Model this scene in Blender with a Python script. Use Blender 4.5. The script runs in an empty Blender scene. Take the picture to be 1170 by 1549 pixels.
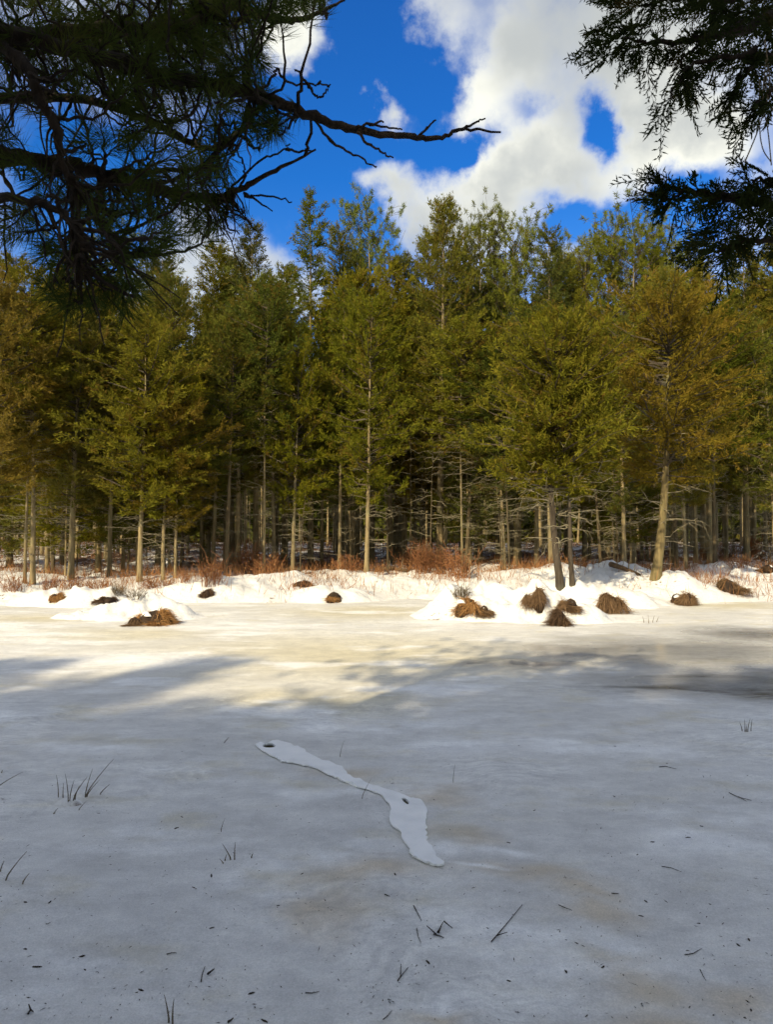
import bpy, math, random
import numpy as np
from mathutils import Vector, Euler, Matrix

R = math.radians
scene = bpy.context.scene
col = scene.collection
# ------------------------------------------------------------------ camera
F_PX, CX, CY, HOR = 1127.0, 585.0, 774.5, 812.0      # focal length and horizon in photograph pixels
EYE = 1.6
PITCH = math.atan((HOR - CY) / F_PX)
cam_d = bpy.data.cameras.new('camera')
cam_d.sensor_fit = 'VERTICAL'
cam_d.sensor_height = 36.0
cam_d.lens = 36.0 * F_PX / 1549.0
cam_d.clip_start, cam_d.clip_end = 0.05, 3000
cam_d.dof.use_dof = True
cam_d.dof.focus_distance = 14.0
cam_d.dof.aperture_fstop = 8.5
cam = bpy.data.objects.new('camera', cam_d)
cam.location = (0, 0, EYE)
cam.rotation_euler = (R(90) + PITCH, 0, 0)
col.objects.link(cam)
scene.camera = cam
# ------------------------------------------------------------------ light
SUN_EL, SUN_AZ = R(33), R(-32)      # light travels forward (+Y) and to the right by 32 degrees
sun_dir = Vector((math.sin(-SUN_AZ) * math.cos(SUN_EL), math.cos(SUN_AZ) * math.cos(SUN_EL), -math.sin(SUN_EL)))
sd = bpy.data.lights.new('sun', 'SUN')
sd.energy = 2.0
sd.angle = R(0.8)
sd.color = (1.0, 0.93, 0.82)
sun = bpy.data.objects.new('sun', sd)
sun.rotation_euler = sun_dir.to_track_quat('-Z', 'Y').to_euler()
sun.location = (-20, -30, 25)
col.objects.link(sun)

scene.view_settings.view_transform = 'Standard'
scene.view_settings.look = 'None'
scene.view_settings.gamma = 1
scene.view_settings.use_curve_mapping = False
scene.view_settings.exposure = 1.66
scene.view_settings.use_white_balance = True
scene.view_settings.white_balance_temperature = 8900
scene.view_settings.white_balance_tint = 4
scene.cycles.use_denoising = True
scene.cycles.max_bounces = 4
scene.cycles.adaptive_threshold = 0.03
scene.cycles.diffuse_bounces = 2
scene.cycles.transparent_max_bounces = 4


def pix_dir(px, py):
    """world direction of a photograph pixel"""
    x = (px - CX) / F_PX
    z = (CY - py) / F_PX
    c, s = math.cos(PITCH), math.sin(PITCH)
    return np.array([x, c - s * z, s + c * z])


# ------------------------------------------------------------------ world: blue winter sky with broken cloud
world = bpy.data.worlds.new('World')
scene.world = world
world.use_nodes = True
world.cycles.sampling_method = 'MANUAL'
world.cycles.sample_map_resolution = 512
nt = world.node_tree
nt.nodes.clear()


def nnode(t, kind, **kw):
    n = t.nodes.new(kind)
    for k, v in kw.items():
        setattr(n, k, v)
    return n


out = nnode(nt, 'ShaderNodeOutputWorld')
bg = nnode(nt, 'ShaderNodeBackground')
bg.inputs['Strength'].default_value = 0.15
sky = nnode(nt, 'ShaderNodeTexSky', sky_type='NISHITA', sun_disc=False)
sky.sun_elevation = SUN_EL
sky.sun_rotation = math.atan2(-sun_dir.x, -sun_dir.y)
sky.altitude = 100
sky.air_density = 1.0
sky.dust_density = 0.3
sky.ozone_density = 3.0
hs = nnode(nt, 'ShaderNodeHueSaturation')
hs.inputs['Hue'].default_value = 0.522
hs.inputs['Saturation'].default_value = 1.45
hs.inputs['Value'].default_value = 0.50
nt.links.new(sky.outputs[0], hs.inputs['Color'])
geo = nnode(nt, 'ShaderNodeTexCoord')
DIRV = geo.outputs['Generated']
# cloud banks and gaps; the first entry thins the added cover in view (photograph pixel of the centre, radius in pixels, weight)
BANKS = [(585, 200, 900, -.22), (770, 70, 85, .34), (900, 30, 120, .3), (1040, 60, 150, .3), (715, 140, 60, .32), (850, 205, 80, .4), (790, 265, 75, .36), (720, 310, 75, .36), (630, 305, 60, .42), (560, 290, 35, .25), (588, 165, 42, .62), (625, 185, 30, .3), (1030, 215, 70, .36), (1090, 205, 60, .3), (930, 270, 65, .36), (1000, 150, 80, .2),
         (475, 65, 60, .62), (430, 45, 40, .25), (665, 0, 65, .55), (875, 385, 40, .35), (445, 450, 60, .4), (320, 400, 110, .26),
         (630, 70, 105, -.5), (540, 60, 70, -.2), (510, 200, 95, -.5), (655, 240, 60, -.5), (700, 235, 40, -.3), (905, 165, 40, -.6), (935, 200, 30, -.4), (1000, 318, 75, -.6), (890, 335, 50, -.45), (430, 260, 110, -.5), (460, 130, 60, -.25), (1150, 280, 50, -.3), (560, 370, 60, -.4), (120, 330, 120, -.25), (800, 170, 30, -.2)]
fb = nnode(nt, 'ShaderNodeTexNoise', noise_dimensions='3D')
fb.inputs['Scale'].default_value = 3.3
fb.inputs['Detail'].default_value = 9
fb.inputs['Roughness'].default_value = 0.55
fb.inputs['Distortion'].default_value = 0.25
nt.links.new(DIRV, fb.inputs['Vector'])
fb2 = nnode(nt, 'ShaderNodeTexNoise', noise_dimensions='3D')
fb2.inputs['Scale'].default_value = 8
fb2.inputs['Detail'].default_value = 8
fb2.inputs['Roughness'].default_value = 0.58
nt.links.new(DIRV, fb2.inputs['Vector'])


def wmath(op, a, b=None, c=None):
    n = nnode(nt, 'ShaderNodeMath', operation=op)
    for i, v in enumerate((a, b, c)):
        if v is None:
            continue
        if isinstance(v, (int, float)):
            n.inputs[i].default_value = v
        else:
            nt.links.new(v, n.inputs[i])
    return n.outputs[0]


acc = wmath('ADD', wmath('ADD', wmath('MULTIPLY', wmath('SUBTRACT', fb.outputs[0], 0.5), 1.0), wmath('MULTIPLY', wmath('SUBTRACT', fb2.outputs[0], 0.5), 0.75)), 0.42)  # base cover raised: cloud added beyond the view to whiten the ambient light
# wisp offset so that the bank outlines are frayed
wob = nnode(nt, 'ShaderNodeVectorMath', operation='MULTIPLY_ADD')
nt.links.new(fb2.outputs[1], wob.inputs[0])
wob.inputs[1].default_value = (0.16, 0.16, 0.16)
add0 = nnode(nt, 'ShaderNodeVectorMath', operation='SUBTRACT')
nt.links.new(DIRV, add0.inputs[0])
add0.inputs[1].default_value = (0.08, 0.08, 0.08)
nt.links.new(add0.outputs[0], wob.inputs[2])
for (px, py, rad, w) in BANKS:
    d = pix_dir(px, py)
    n = np.linalg.norm(d)
    d = d / n
    dist = nnode(nt, 'ShaderNodeVectorMath', operation='DISTANCE')
    nt.links.new(wob.outputs[0], dist.inputs[0])
    dist.inputs[1].default_value = tuple(d)
    mr = nnode(nt, 'ShaderNodeMapRange', interpolation_type='SMOOTHSTEP')
    nt.links.new(dist.outputs['Value'], mr.inputs[0])
    mr.inputs[1].default_value = 0.0
    mr.inputs[2].default_value = 1.5 * rad / F_PX / n
    mr.inputs[3].default_value = w * 1.3
    mr.inputs[4].default_value = 0.0
    acc = wmath('ADD', acc, mr.outputs[0])
cmask = nnode(nt, 'ShaderNodeMapRange', interpolation_type='SMOOTHSTEP')
nt.links.new(acc, cmask.inputs[0])
cmask.inputs[1].default_value = 0.0
cmask.inputs[2].default_value = 0.70
ccol = nnode(nt, 'ShaderNodeMapRange', interpolation_type='SMOOTHSTEP')
fb3 = nnode(nt, 'ShaderNodeTexNoise', noise_dimensions='3D')
fb3.inputs['Scale'].default_value = 5.5
fb3.inputs['Detail'].default_value = 5
fb3.inputs['Roughness'].default_value = 0.45
sh_ = nnode(nt, 'ShaderNodeVectorMath', operation='ADD')
nt.links.new(DIRV, sh_.inputs[0])
sh_.inputs[1].default_value = (3.1, 1.7, 0.4)
nt.links.new(sh_.outputs[0], fb3.inputs['Vector'])
nt.links.new(wmath('ADD', wmath('MULTIPLY', acc, 0.7), wmath('MULTIPLY', wmath('SUBTRACT', fb3.outputs[0], 0.5), 2.0)), ccol.inputs[0])
ccol.inputs[1].default_value = 0.02
ccol.inputs[2].default_value = 0.68
cmix = nnode(nt, 'ShaderNodeMix', data_type='RGBA')
cmix.inputs[6].default_value = (2.05, 2.3, 2.7, 1)
cmix.inputs[7].default_value = (1.05, 1.25, 1.65, 1)
nt.links.new(ccol.outputs[0], cmix.inputs[0])
smix = nnode(nt, 'ShaderNodeMix', data_type='RGBA')
nt.links.new(cmask.outputs[0], smix.inputs[0])
nt.links.new(hs.outputs[0], smix.inputs[6])
nt.links.new(cmix.outputs[2], smix.inputs[7])
nt.links.new(smix.outputs[2], bg.inputs['Color'])
nt.links.new(bg.outputs[0], out.inputs[0])


# ------------------------------------------------------------------ helpers
def vnoise(x, y, seed=0):
    """smooth value noise, numpy"""
    xi, yi = np.floor(x).astype(np.int64), np.floor(y).astype(np.int64)
    xf, yf = x - xi, y - yi
    u, v = xf * xf * (3 - 2 * xf), yf * yf * (3 - 2 * yf)

    def hsh(a, b):
        h = (a * 374761393 + b * 668265263 + seed * 974711) & 0x7fffffff
        h = ((h ^ (h >> 13)) * 1274126177) & 0x7fffffff
        return ((h ^ (h >> 16)) & 0xffff) / 65535.0
    return (hsh(xi, yi) * (1 - u) + hsh(xi + 1, yi) * u) * (1 - v) + (hsh(xi, yi + 1) * (1 - u) + hsh(xi + 1, yi + 1) * u) * v - 0.5


def sm(t):
    t = np.clip(t, 0, 1)
    return t * t * (3 - 2 * t)


class QB:
    """collects quads"""
    def __init__(self):
        self.v, self.f, self.n, self.t = [], [], 0, []

    def add(self, v, f, tint=None):
        v = np.asarray(v, dtype=np.float32).reshape(-1, 3)
        self.v.append(v)
        self.f.append(np.asarray(f, dtype=np.int64).reshape(-1, 4) + self.n)
        self.t.append(np.zeros(len(v), np.float32) if tint is None else np.asarray(tint, np.float32))
        self.n += len(v)

    def tube(self, pts, rad, sides=5, twist=0.0):
        pts = np.asarray(pts, float)
        n = len(pts)
        rad = np.broadcast_to(np.asarray(rad, float), (n,))
        tan = np.gradient(pts, axis=0)
        tan /= np.linalg.norm(tan, axis=1, keepdims=True) + 1e-9
        m = tan.mean(0)
        ref = np.array([0, 0, 1.0]) if abs(m[2]) < 0.8 * np.linalg.norm(m) + 1e-9 else np.array([1.0, 0, 0])
        a = np.cross(tan, ref)
        a /= np.linalg.norm(a, axis=1, keepdims=True) + 1e-9
        b = np.cross(tan, a)
        th = np.linspace(0, 2 * math.pi, sides, endpoint=False) + twist
        v = pts[:, None, :] + rad[:, None, None] * (np.cos(th)[None, :, None] * a[:, None, :] + np.sin(th)[None, :, None] * b[:, None, :])
        i = np.arange(n - 1)[:, None] * sides
        j = np.arange(sides)[None, :]
        k = (j + 1) % sides
        f = np.stack([i + j, i + k, i + sides + k, i + sides + j], -1).reshape(-1, 4)
        self.add(v.reshape(-1, 3), f)

    def blades(self, p, d, L, W, rng, tint=None, mid=0.45, up=None):
        """tapered leaf blades (diamonds)"""
        p = np.asarray(p, float)
        n = len(p)
        d = d / (np.linalg.norm(d, axis=1, keepdims=True) + 1e-9)
        r = rng.normal(size=(n, 3)) if up is None else up
        s = np.cross(d, r)
        s /= np.linalg.norm(s, axis=1, keepdims=True) + 1e-9
        L = np.broadcast_to(L, (n,))[:, None]
        W = np.broadcast_to(W, (n,))[:, None]
        v = np.stack([p, p + d * L * mid + s * W / 2, p + d * L, p + d * L * mid - s * W / 2], 1)
        t = None if tint is None else np.repeat(tint, 4)
        self.add(v.reshape(-1, 3), np.arange(4 * n).reshape(n, 4), t)

    def mesh(self, name, smooth=False):
        v = np.concatenate(self.v)
        f = np.concatenate(self.f)
        me = bpy.data.meshes.new(name)
        me.vertices.add(len(v))
        me.vertices.foreach_set('co', v.ravel())
        me.loops.add(f.size)
        me.loops.foreach_set('vertex_index', f.ravel().astype(np.int32))
        me.polygons.add(len(f))
        me.polygons.foreach_set('loop_start', np.arange(0, f.size, 4, dtype=np.int32))
        me.polygons.foreach_set('loop_total', np.full(len(f), 4, np.int32))
        me.polygons.foreach_set('use_smooth', np.full(len(f), smooth, bool))
        at = me.attributes.new('tint', 'FLOAT', 'POINT')
        at.data.foreach_set('value', np.concatenate(self.t))
        me.update(calc_edges=True)
        return me


def obj(name, me, mat, parent=None, kind=None):
    if mat is not None and len(me.materials) == 0:
        me.materials.append(mat)
    o = bpy.data.objects.new(name, me)
    col.objects.link(o)
    o.parent = parent
    if kind:
        o['kind'] = kind
    return o


def tag(o, label, cat, group=None):
    o['label'] = label
    o['category'] = cat
    if group:
        o['group'] = group
    return o


def thing(name, label, cat, loc, group=None, rot=(0, 0, 0), scale=(1, 1, 1)):
    o = bpy.data.objects.new(name, None)
    o.empty_display_size = 0.2
    col.objects.link(o)
    o.location, o.rotation_euler, o.scale = loc, rot, scale
    return tag(o, label, cat, group)


# ------------------------------------------------------------------ materials
def new_mat(name):
    m = bpy.data.materials.new(name)
    m.use_nodes = True
    t = m.node_tree
    p = t.nodes['Principled BSDF']
    return m, t, p


def lk(t, a, b):
    t.links.new(a, b)


def noise(t, scale, detail=4, rough=0.55, vec=None, stretch=None, coord='Object'):
    n = t.nodes.new('ShaderNodeTexNoise')
    n.inputs['Scale'].default_value = scale
    n.inputs['Detail'].default_value = detail
    n.inputs['Roughness'].default_value = rough
    if vec is None:
        tc = t.nodes.new('ShaderNodeTexCoord')
        vec = tc.outputs[coord]
    if stretch:
        mp = t.nodes.new('ShaderNodeMapping')
        mp.inputs['Scale'].default_value = stretch
        lk(t, vec, mp.inputs[0])
        vec = mp.outputs[0]
    lk(t, vec, n.inputs['Vector'])
    return n.outputs[0]


def ramp(t, fac, stops):
    r = t.nodes.new('ShaderNodeValToRGB')
    e = r.color_ramp.elements
    while len(e) < len(stops):
        e.new(0.5)
    for i, (p, c) in enumerate(stops):
        e[i].position = p
        e[i].color = (*c, 1) if len(c) == 3 else c
    lk(t, fac, r.inputs[0])
    return r.outputs[0]


def mixc(t, fac, a, b, blend='MIX'):
    n = t.nodes.new('ShaderNodeMix')
    n.data_type = 'RGBA'
    n.blend_type = blend
    for s, v in ((0, fac), (6, a), (7, b)):
        if isinstance(v, (int, float)):
            n.inputs[s].default_value = v
        elif isinstance(v, tuple):
            n.inputs[s].default_value = (*v, 1)
        else:
            lk(t, v, n.inputs[s])
    return n.outputs[2]


def mth(t, op, a, b=0.0, clamp=False):
    n = t.nodes.new('ShaderNodeMath')
    n.operation = op
    n.use_clamp = clamp
    for i, v in enumerate((a, b)):
        if isinstance(v, (int, float)):
            n.inputs[i].default_value = v
        else:
            lk(t, v, n.inputs[i])
    return n.outputs[0]


def mrange(t, v, a, b, c=0.0, d=1.0):
    n = t.nodes.new('ShaderNodeMapRange')
    n.interpolation_type = 'SMOOTHSTEP'
    lk(t, v, n.inputs[0])
    for i, x in enumerate((a, b, c, d)):
        n.inputs[i + 1].default_value = x
    return n.outputs[0]


def bump(t, p, h, strength, dist):
    b = t.nodes.new('ShaderNodeBump')
    b.inputs['Strength'].default_value = strength
    b.inputs['Distance'].default_value = dist
    lk(t, h, b.inputs['Height'])
    lk(t, b.outputs[0], p.inputs['Normal'])
    return b


def mat_bark(name, a, b, scale=14, lichen=None):
    m, t, p = new_mat(name)
    n1 = noise(t, scale, 5, 0.65, stretch=(1, 1, 0.12))
    n2 = noise(t, 1.7, 3)
    c = ramp(t, n1, [(0.3, a), (0.68, b)])
    if lichen:
        c = mixc(t, mrange(t, n2, 0.5, 0.66, 0, 0.65), c, lichen)
    oi = t.nodes.new('ShaderNodeObjectInfo')
    c = mixc(t, 1.0, c, ramp(t, oi.outputs['Random'], [(0, (.75, .75, .75)), (1, (1.15, 1.1, 1.05))]), 'MULTIPLY')
    lk(t, c, p.inputs['Base Color'])
    p.inputs['Roughness'].default_value = 0.9
    p.inputs['Specular IOR Level'].default_value = 0.15
    bump(t, p, n1, 0.8, 0.03)
    return m


def mat_leaf(name, brown, translucent=0.3, fixed=None):
    """crown foliage: the object's own colour, browned twig by twig"""
    m, t, p = new_mat(name)
    t.nodes.remove(p)
    o = t.nodes['Material Output']
    at = t.nodes.new('ShaderNodeAttribute')
    at.attribute_name = 'tint'
    if fixed:
        base = fixed
    else:
        oi = t.nodes.new('ShaderNodeObjectInfo')
        base = oi.outputs['Color']
    c = mixc(t, mrange(t, at.outputs['Fac'], 0.45, 1.0), base, brown)
    c = mixc(t, 1.0, c, ramp(t, at.outputs['Fac'], [(0, (.7, .75, .7)), (0.5, (1.15, 1.1, 1.0)), (1, (1, 1, 1))]), 'MULTIPLY')
    d = t.nodes.new('ShaderNodeBsdfDiffuse')
    tr = t.nodes.new('ShaderNodeBsdfTranslucent')
    mx = t.nodes.new('ShaderNodeMixShader')
    mx.inputs[0].default_value = translucent
    lk(t, c, d.inputs[0])
    lk(t, c, tr.inputs[0])
    lk(t, d.outputs[0], mx.inputs[1])
    lk(t, tr.outputs[0], mx.inputs[2])
    lk(t, mx.outputs[0], o.inputs[0])
    return m


def mat_plain(name, a, b, scale=8, rough=0.85, coord='Object', tint=None):
    m, t, p = new_mat(name)
    c = ramp(t, noise(t, scale, 4, coord=coord), [(0.3, a), (0.7, b)])
    if tint:
        at = t.nodes.new('ShaderNodeAttribute')
        at.attribute_name = 'tint'
        c = mixc(t, at.outputs['Fac'], c, tint)
    lk(t, c, p.inputs['Base Color'])
    p.inputs['Roughness'].default_value = rough
    p.inputs['Specular IOR Level'].default_value = 0.2
    return m


M_BARK = mat_bark('bark_tan', (0.12, 0.092, 0.052), (0.35, 0.28, 0.16), lichen=(0.22, 0.215, 0.12))
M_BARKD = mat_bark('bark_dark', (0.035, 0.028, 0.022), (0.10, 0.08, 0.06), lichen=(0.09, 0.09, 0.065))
M_BARKM = mat_bark('bark_grey_brown', (0.05, 0.038, 0.024), (0.16, 0.125, 0.075), lichen=(0.11, 0.11, 0.065))
M_BARKL = mat_bark('bark_olive_brown', (0.06, 0.048, 0.026), (0.23, 0.185, 0.095), 9, lichen=(0.13, 0.13, 0.06))
M_TWIG = mat_plain('dead_twig', (0.15, 0.125, 0.08), (0.28, 0.245, 0.17), 3)
M_LEAF = mat_leaf('evergreen_foliage', (0.15, 0.095, 0.022))
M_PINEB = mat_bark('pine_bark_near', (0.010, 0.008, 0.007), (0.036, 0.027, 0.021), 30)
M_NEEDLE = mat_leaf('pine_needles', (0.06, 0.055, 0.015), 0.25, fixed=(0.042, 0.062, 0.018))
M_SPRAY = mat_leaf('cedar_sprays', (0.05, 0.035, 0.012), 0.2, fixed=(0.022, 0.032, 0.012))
M_REED = mat_plain('dry_reed', (0.07, 0.055, 0.035), (0.16, 0.12, 0.07), 6)
M_SHRUB = mat_plain('red_twigs', (0.12, 0.045, 0.02), (0.28, 0.12, 0.055), 4, tint=(0.32, 0.17, 0.07))
M_WEED = mat_plain('dry_weeds', (0.15, 0.060, 0.025), (0.33, 0.16, 0.07), 3)
M_DEBRIS = mat_plain('bark_bits', (0.012, 0.01, 0.008), (0.05, 0.035, 0.02), 40)
M_LOG = mat_bark('rotten_log', (0.05, 0.035, 0.022), (0.18, 0.12, 0.07), 10)
M_MUD = mat_plain('dark_peat', (0.012, 0.008, 0.006), (0.05, 0.03, 0.018), 9)

# --- terrain heights -------------------------------------------------
MOUNDS = []


def flat(px, py, z=0.0):
    d = pix_dir(px, py)
    k = (z - EYE) / d[2]
    return d[0] * k, d[1] * k


for (px, py, rx, ry, h) in [
        (205, 932, 1.6, 1.0, .40), (150, 915, 1.2, 0.8, .22), (70, 912, 1.4, 0.9, .26), (-20, 905, 1.4, 0.9, .26), (320, 905, 1.3, 1.0, .30), (420, 900, 1.2, 0.9, .2), (500, 908, 1.1, .7, .24),
        (570, 896, 1.2, .9, .15), (700, 932, 1.0, 0.9, .36), (775, 930, 1.3, 1.2, .24), (850, 936, 1.1, 0.9, .34), (820, 912, 1.1, 1.2, .3), (925, 915, 1.3, 1.1, .34),
        (975, 902, 1.3, 1.3, .30), (1035, 906, 1.0, 1.0, .28), (1098, 888, 1.2, 1.2, .36), (880, 890, 2.2, 1.8, .26), (700, 900, 1.5, 1.6, .2), (1165, 868, 1.2, 1.0, .5), (900, 895, 1.6, 1.0, .3), (1010, 880, 1.6, 1.0, .3), (760, 880, 1.6, 1.2, .16),
        (108, 1216, .22, .14, .06), (22, 1163, .26, .12, .055), (-10, 1212, .28, .14, .05)]:
    x, y = flat(px, py)
    MOUNDS.append((x, y, rx, ry, h))


def shore_y(x):
    return 17.0 + 1.0 * np.sin(x * 0.42 + 0.6) + 1.6 * vnoise(x * 0.35, x * 0 + 3.3, 5) + np.where(np.abs(x) > 9, (np.abs(x) - 9) * -0.1, 0)


def terr(x, y):
    x, y = np.asarray(x, float), np.asarray(y, float)
    ys = shore_y(x)
    far = sm((y - ys) / 6.0)
    z = -0.20 + 0.56 * far + 0.55 * sm((y - 27) / 35.0) + 0.25 * sm((y - 60) / 150)
    z = z + 0.30 * sm((0.9 - y) / 1.6) + 0.3 * sm((-3 - y) / 6)
    z = z + far * (0.30 * vnoise(x * 0.8, y * 0.6, 11) + 0.20 * vnoise(x * 1.9, y * 1.3, 12) + 0.07 * vnoise(x * 4.5, y * 3.5, 13) + 0.025 * vnoise(x * 11, y * 9, 14))
    m, sml = np.zeros_like(z), np.zeros_like(z)
    for (mx, my, rx, ry, h) in MOUNDS:
        g = np.exp(-(((x - mx) / rx) ** 2 + ((y - my) / ry) ** 2) * 1.1)
        if rx < .3:
            sml = sml + (h + .17) * g
        else:
            m = m + (h + 0.2 * (1 - far)) * g
    m = m * (1 + 0.6 * vnoise(x * 1.7, y * 1.7, 21) + 0.35 * vnoise(x * 4, y * 4, 23) + 0.2 * vnoise(x * 9, y * 8, 22)) + sml
    return z + m


def ice(x, y):
    x, y = np.asarray(x, float), np.asarray(y, float)
    return 0.022 * vnoise(x * 0.7 + 3, y * 0.5, 31) + 0.010 * vnoise(x * 1.9, y * 1.5, 32) + 0.004 * vnoise(x * 5.5, y * 5, 33)


def surf(x, y):
    return float(max(terr(x, y), ice(x, y)))


GT = np.geomspace(1.0, 140, 620)


def G(px, py):
    """where the ray of a photograph pixel meets the ground"""
    d = pix_dir(px, py)
    t = GT
    x, y, z = d[0] * t, d[1] * t, EYE + d[2] * t
    below = z <= np.maximum(terr(x, y), ice(x, y))
    k = int(np.argmax(below)) if below.any() else -1
    if k > 0:
        t = np.linspace(GT[k - 1], GT[k], 40)
        x, y, z = d[0] * t, d[1] * t, EYE + d[2] * t
        h = np.maximum(terr(x, y), ice(x, y))
        i = int(np.argmax(z <= h))
        return Vector((x[i], y[i], h[i]))
    return Vector((d[0] * 40, d[1] * 40, surf(d[0] * 40, d[1] * 40)))


def D(px, py, depth):
    """the point of a pixel's ray at a given distance ahead"""
    d = pix_dir(px, py)
    k = depth / d[1]
    return np.array([d[0] * k, depth, EYE + d[2] * k])


def polar_sheet(fn, radii, ang):
    rr, aa = np.meshgrid(radii, ang, indexing='ij')
    x, y = rr * np.sin(aa), rr * np.cos(aa)
    z = fn(x, y)
    nr, na = rr.shape
    q = QB()
    i = np.arange(nr - 1)[:, None] * na
    j = np.arange(na - 1)[None, :]
    f = np.stack([i + j, i + na + j, i + na + j + 1, i + j + 1], -1)
    q.add(np.stack([x, y, z], -1).reshape(-1, 3), f[..., ::-1].reshape(-1, 4))
    return q


ang = np.concatenate([np.linspace(-math.pi, -0.65, 60, endpoint=False), np.linspace(-0.65, 0.65, 520, endpoint=False), np.linspace(0.65, math.pi, 60)])
rad_t = np.concatenate([[0.0], np.geomspace(0.3, 2.0, 20, endpoint=False), np.geomspace(2.0, 9, 110, endpoint=False), np.geomspace(9, 45, 230, endpoint=False), np.geomspace(45, 1500, 40)])
rad_i = np.concatenate([[0.0], np.geomspace(0.3, 2.0, 10, endpoint=False), np.geomspace(2.0, 26, 190), [30, 40, 60]])

# ------------------------------------------------------------------ snow ground
m, t, p = new_mat('snow_ground')
tc = t.nodes.new('ShaderNodeTexCoord').outputs['Object']
sep = t.nodes.new('ShaderNodeSeparateXYZ')
lk(t, tc, sep.inputs[0])
n1 = noise(t, 1.3, 5, vec=tc)
n2 = noise(t, 7, 5, 0.65, vec=tc)
snow = ramp(t, n1, [(0.3, (0.66, 0.655, 0.645)), (0.7, (0.73, 0.73, 0.72))])
lit = mth(t, 'ADD', mth(t, 'MULTIPLY', n2, 0.62), mth(t, 'MULTIPLY', noise(t, 0.55, 4, vec=tc), 0.75))
wood = mrange(t, sep.outputs['Y'], 20, 40, -0.20, 0.03)
litf = mrange(t, mth(t, 'ADD', lit, wood), 0.60, 0.72, 0, 1)
litter = ramp(t, noise(t, 26, 3, vec=tc), [(0.3, (0.035, 0.018, 0.010)), (0.7, (0.14, 0.070, 0.035))])
lk(t, mixc(t, litf, snow, litter), p.inputs['Base Color'])
p.inputs['Roughness'].default_value = 0.75
p.inputs['Specular IOR Level'].default_value = 0.2
bump(t, p, mth(t, 'ADD', n2, mth(t, 'MULTIPLY', noise(t, 45, 3, vec=tc), 0.3)), 0.6, 0.07)
g = obj('ground', polar_sheet(terr, rad_t, ang).mesh('ground', True), m)
g['kind'] = 'structure'
g['label'] = 'snow covered far bank and forest floor with brown leaf litter'

# ------------------------------------------------------------------ pond ice
m, t, p = new_mat('pond_ice')
tc = t.nodes.new('ShaderNodeTexCoord').outputs['Object']


def spot(cx, cy, rx, ry, vec):
    """soft stain of a given place and size on the ice"""
    mp = t.nodes.new('ShaderNodeMapping')
    mp.vector_type = 'TEXTURE'
    mp.inputs['Location'].default_value = (cx, cy, 0)
    mp.inputs['Scale'].default_value = (rx, ry, 1e6)
    lk(t, vec, mp.inputs[0])
    ln = t.nodes.new('ShaderNodeVectorMath')
    ln.operation = 'LENGTH'
    lk(t, mp.outputs[0], ln.inputs[0])
    return mrange(t, ln.outputs['Value'], 0.0, 1.0, 1.0, 0.0)


def spots(lst, vec):
    acc = None
    for (px, py, rx, ry) in lst:
        cx, cy = flat(px, py)
        s = spot(cx, cy, rx, ry, vec)
        acc = s if acc is None else mth(t, 'MAXIMUM', acc, s)
    return acc


nbig = noise(t, 0.55, 5, 0.55, vec=tc, stretch=(0.8, 1.0, 1))
nmid = noise(t, 1.6, 6, 0.6, vec=tc, stretch=(0.8, 1.2, 1))
nfine = noise(t, 9, 6, 0.7, vec=tc)
nflk = noise(t, 55, 4, 0.7, vec=tc)
nmot = noise(t, 3.6, 8, 0.68, vec=tc, stretch=(0.7, 1.2, 1))
ngrn = noise(t, 150, 2, 0.6, vec=tc)
# warp the stain coordinates so the outlines are irregular
wv = t.nodes.new('ShaderNodeTexNoise')
wv.inputs['Scale'].default_value = 1.1
wv.inputs['Detail'].default_value = 5
lk(t, tc, wv.inputs['Vector'])
wa = t.nodes.new('ShaderNodeVectorMath')
wa.operation = 'MULTIPLY_ADD'
lk(t, wv.outputs[1], wa.inputs[0])
wa.inputs[1].default_value = (1.1, 1.1, 0)
ws = t.nodes.new('ShaderNodeVectorMath')
ws.operation = 'SUBTRACT'
lk(t, tc, ws.inputs[0])
ws.inputs[1].default_value = (0.55, 0.55, 0)
lk(t, ws.outputs[0], wa.inputs[2])
W = wa.outputs[0]
c = ramp(t, nbig, [(0.30, (0.60, 0.59, 0.57)), (0.5, (0.70, 0.69, 0.67)), (0.70, (0.80, 0.795, 0.78))])
# tea coloured slush
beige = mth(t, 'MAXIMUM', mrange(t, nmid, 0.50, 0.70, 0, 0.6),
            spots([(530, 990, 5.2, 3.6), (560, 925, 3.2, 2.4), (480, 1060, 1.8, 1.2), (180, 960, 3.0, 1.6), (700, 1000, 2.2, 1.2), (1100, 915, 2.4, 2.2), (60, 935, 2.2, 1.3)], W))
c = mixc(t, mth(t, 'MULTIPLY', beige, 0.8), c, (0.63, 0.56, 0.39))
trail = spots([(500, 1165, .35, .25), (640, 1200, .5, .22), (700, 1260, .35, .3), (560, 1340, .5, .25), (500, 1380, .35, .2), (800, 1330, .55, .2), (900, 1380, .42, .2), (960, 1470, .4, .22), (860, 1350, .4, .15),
               (680, 1520, .3, .1), (1000, 1530, .5, .2), (1110, 1470, .3, .15)], W)  # one bottom patch paints a warm sun fleck among the slush
c = mixc(t, mth(t, 'MULTIPLY', trail, 0.8), c, (0.60, 0.50, 0.375))
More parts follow.
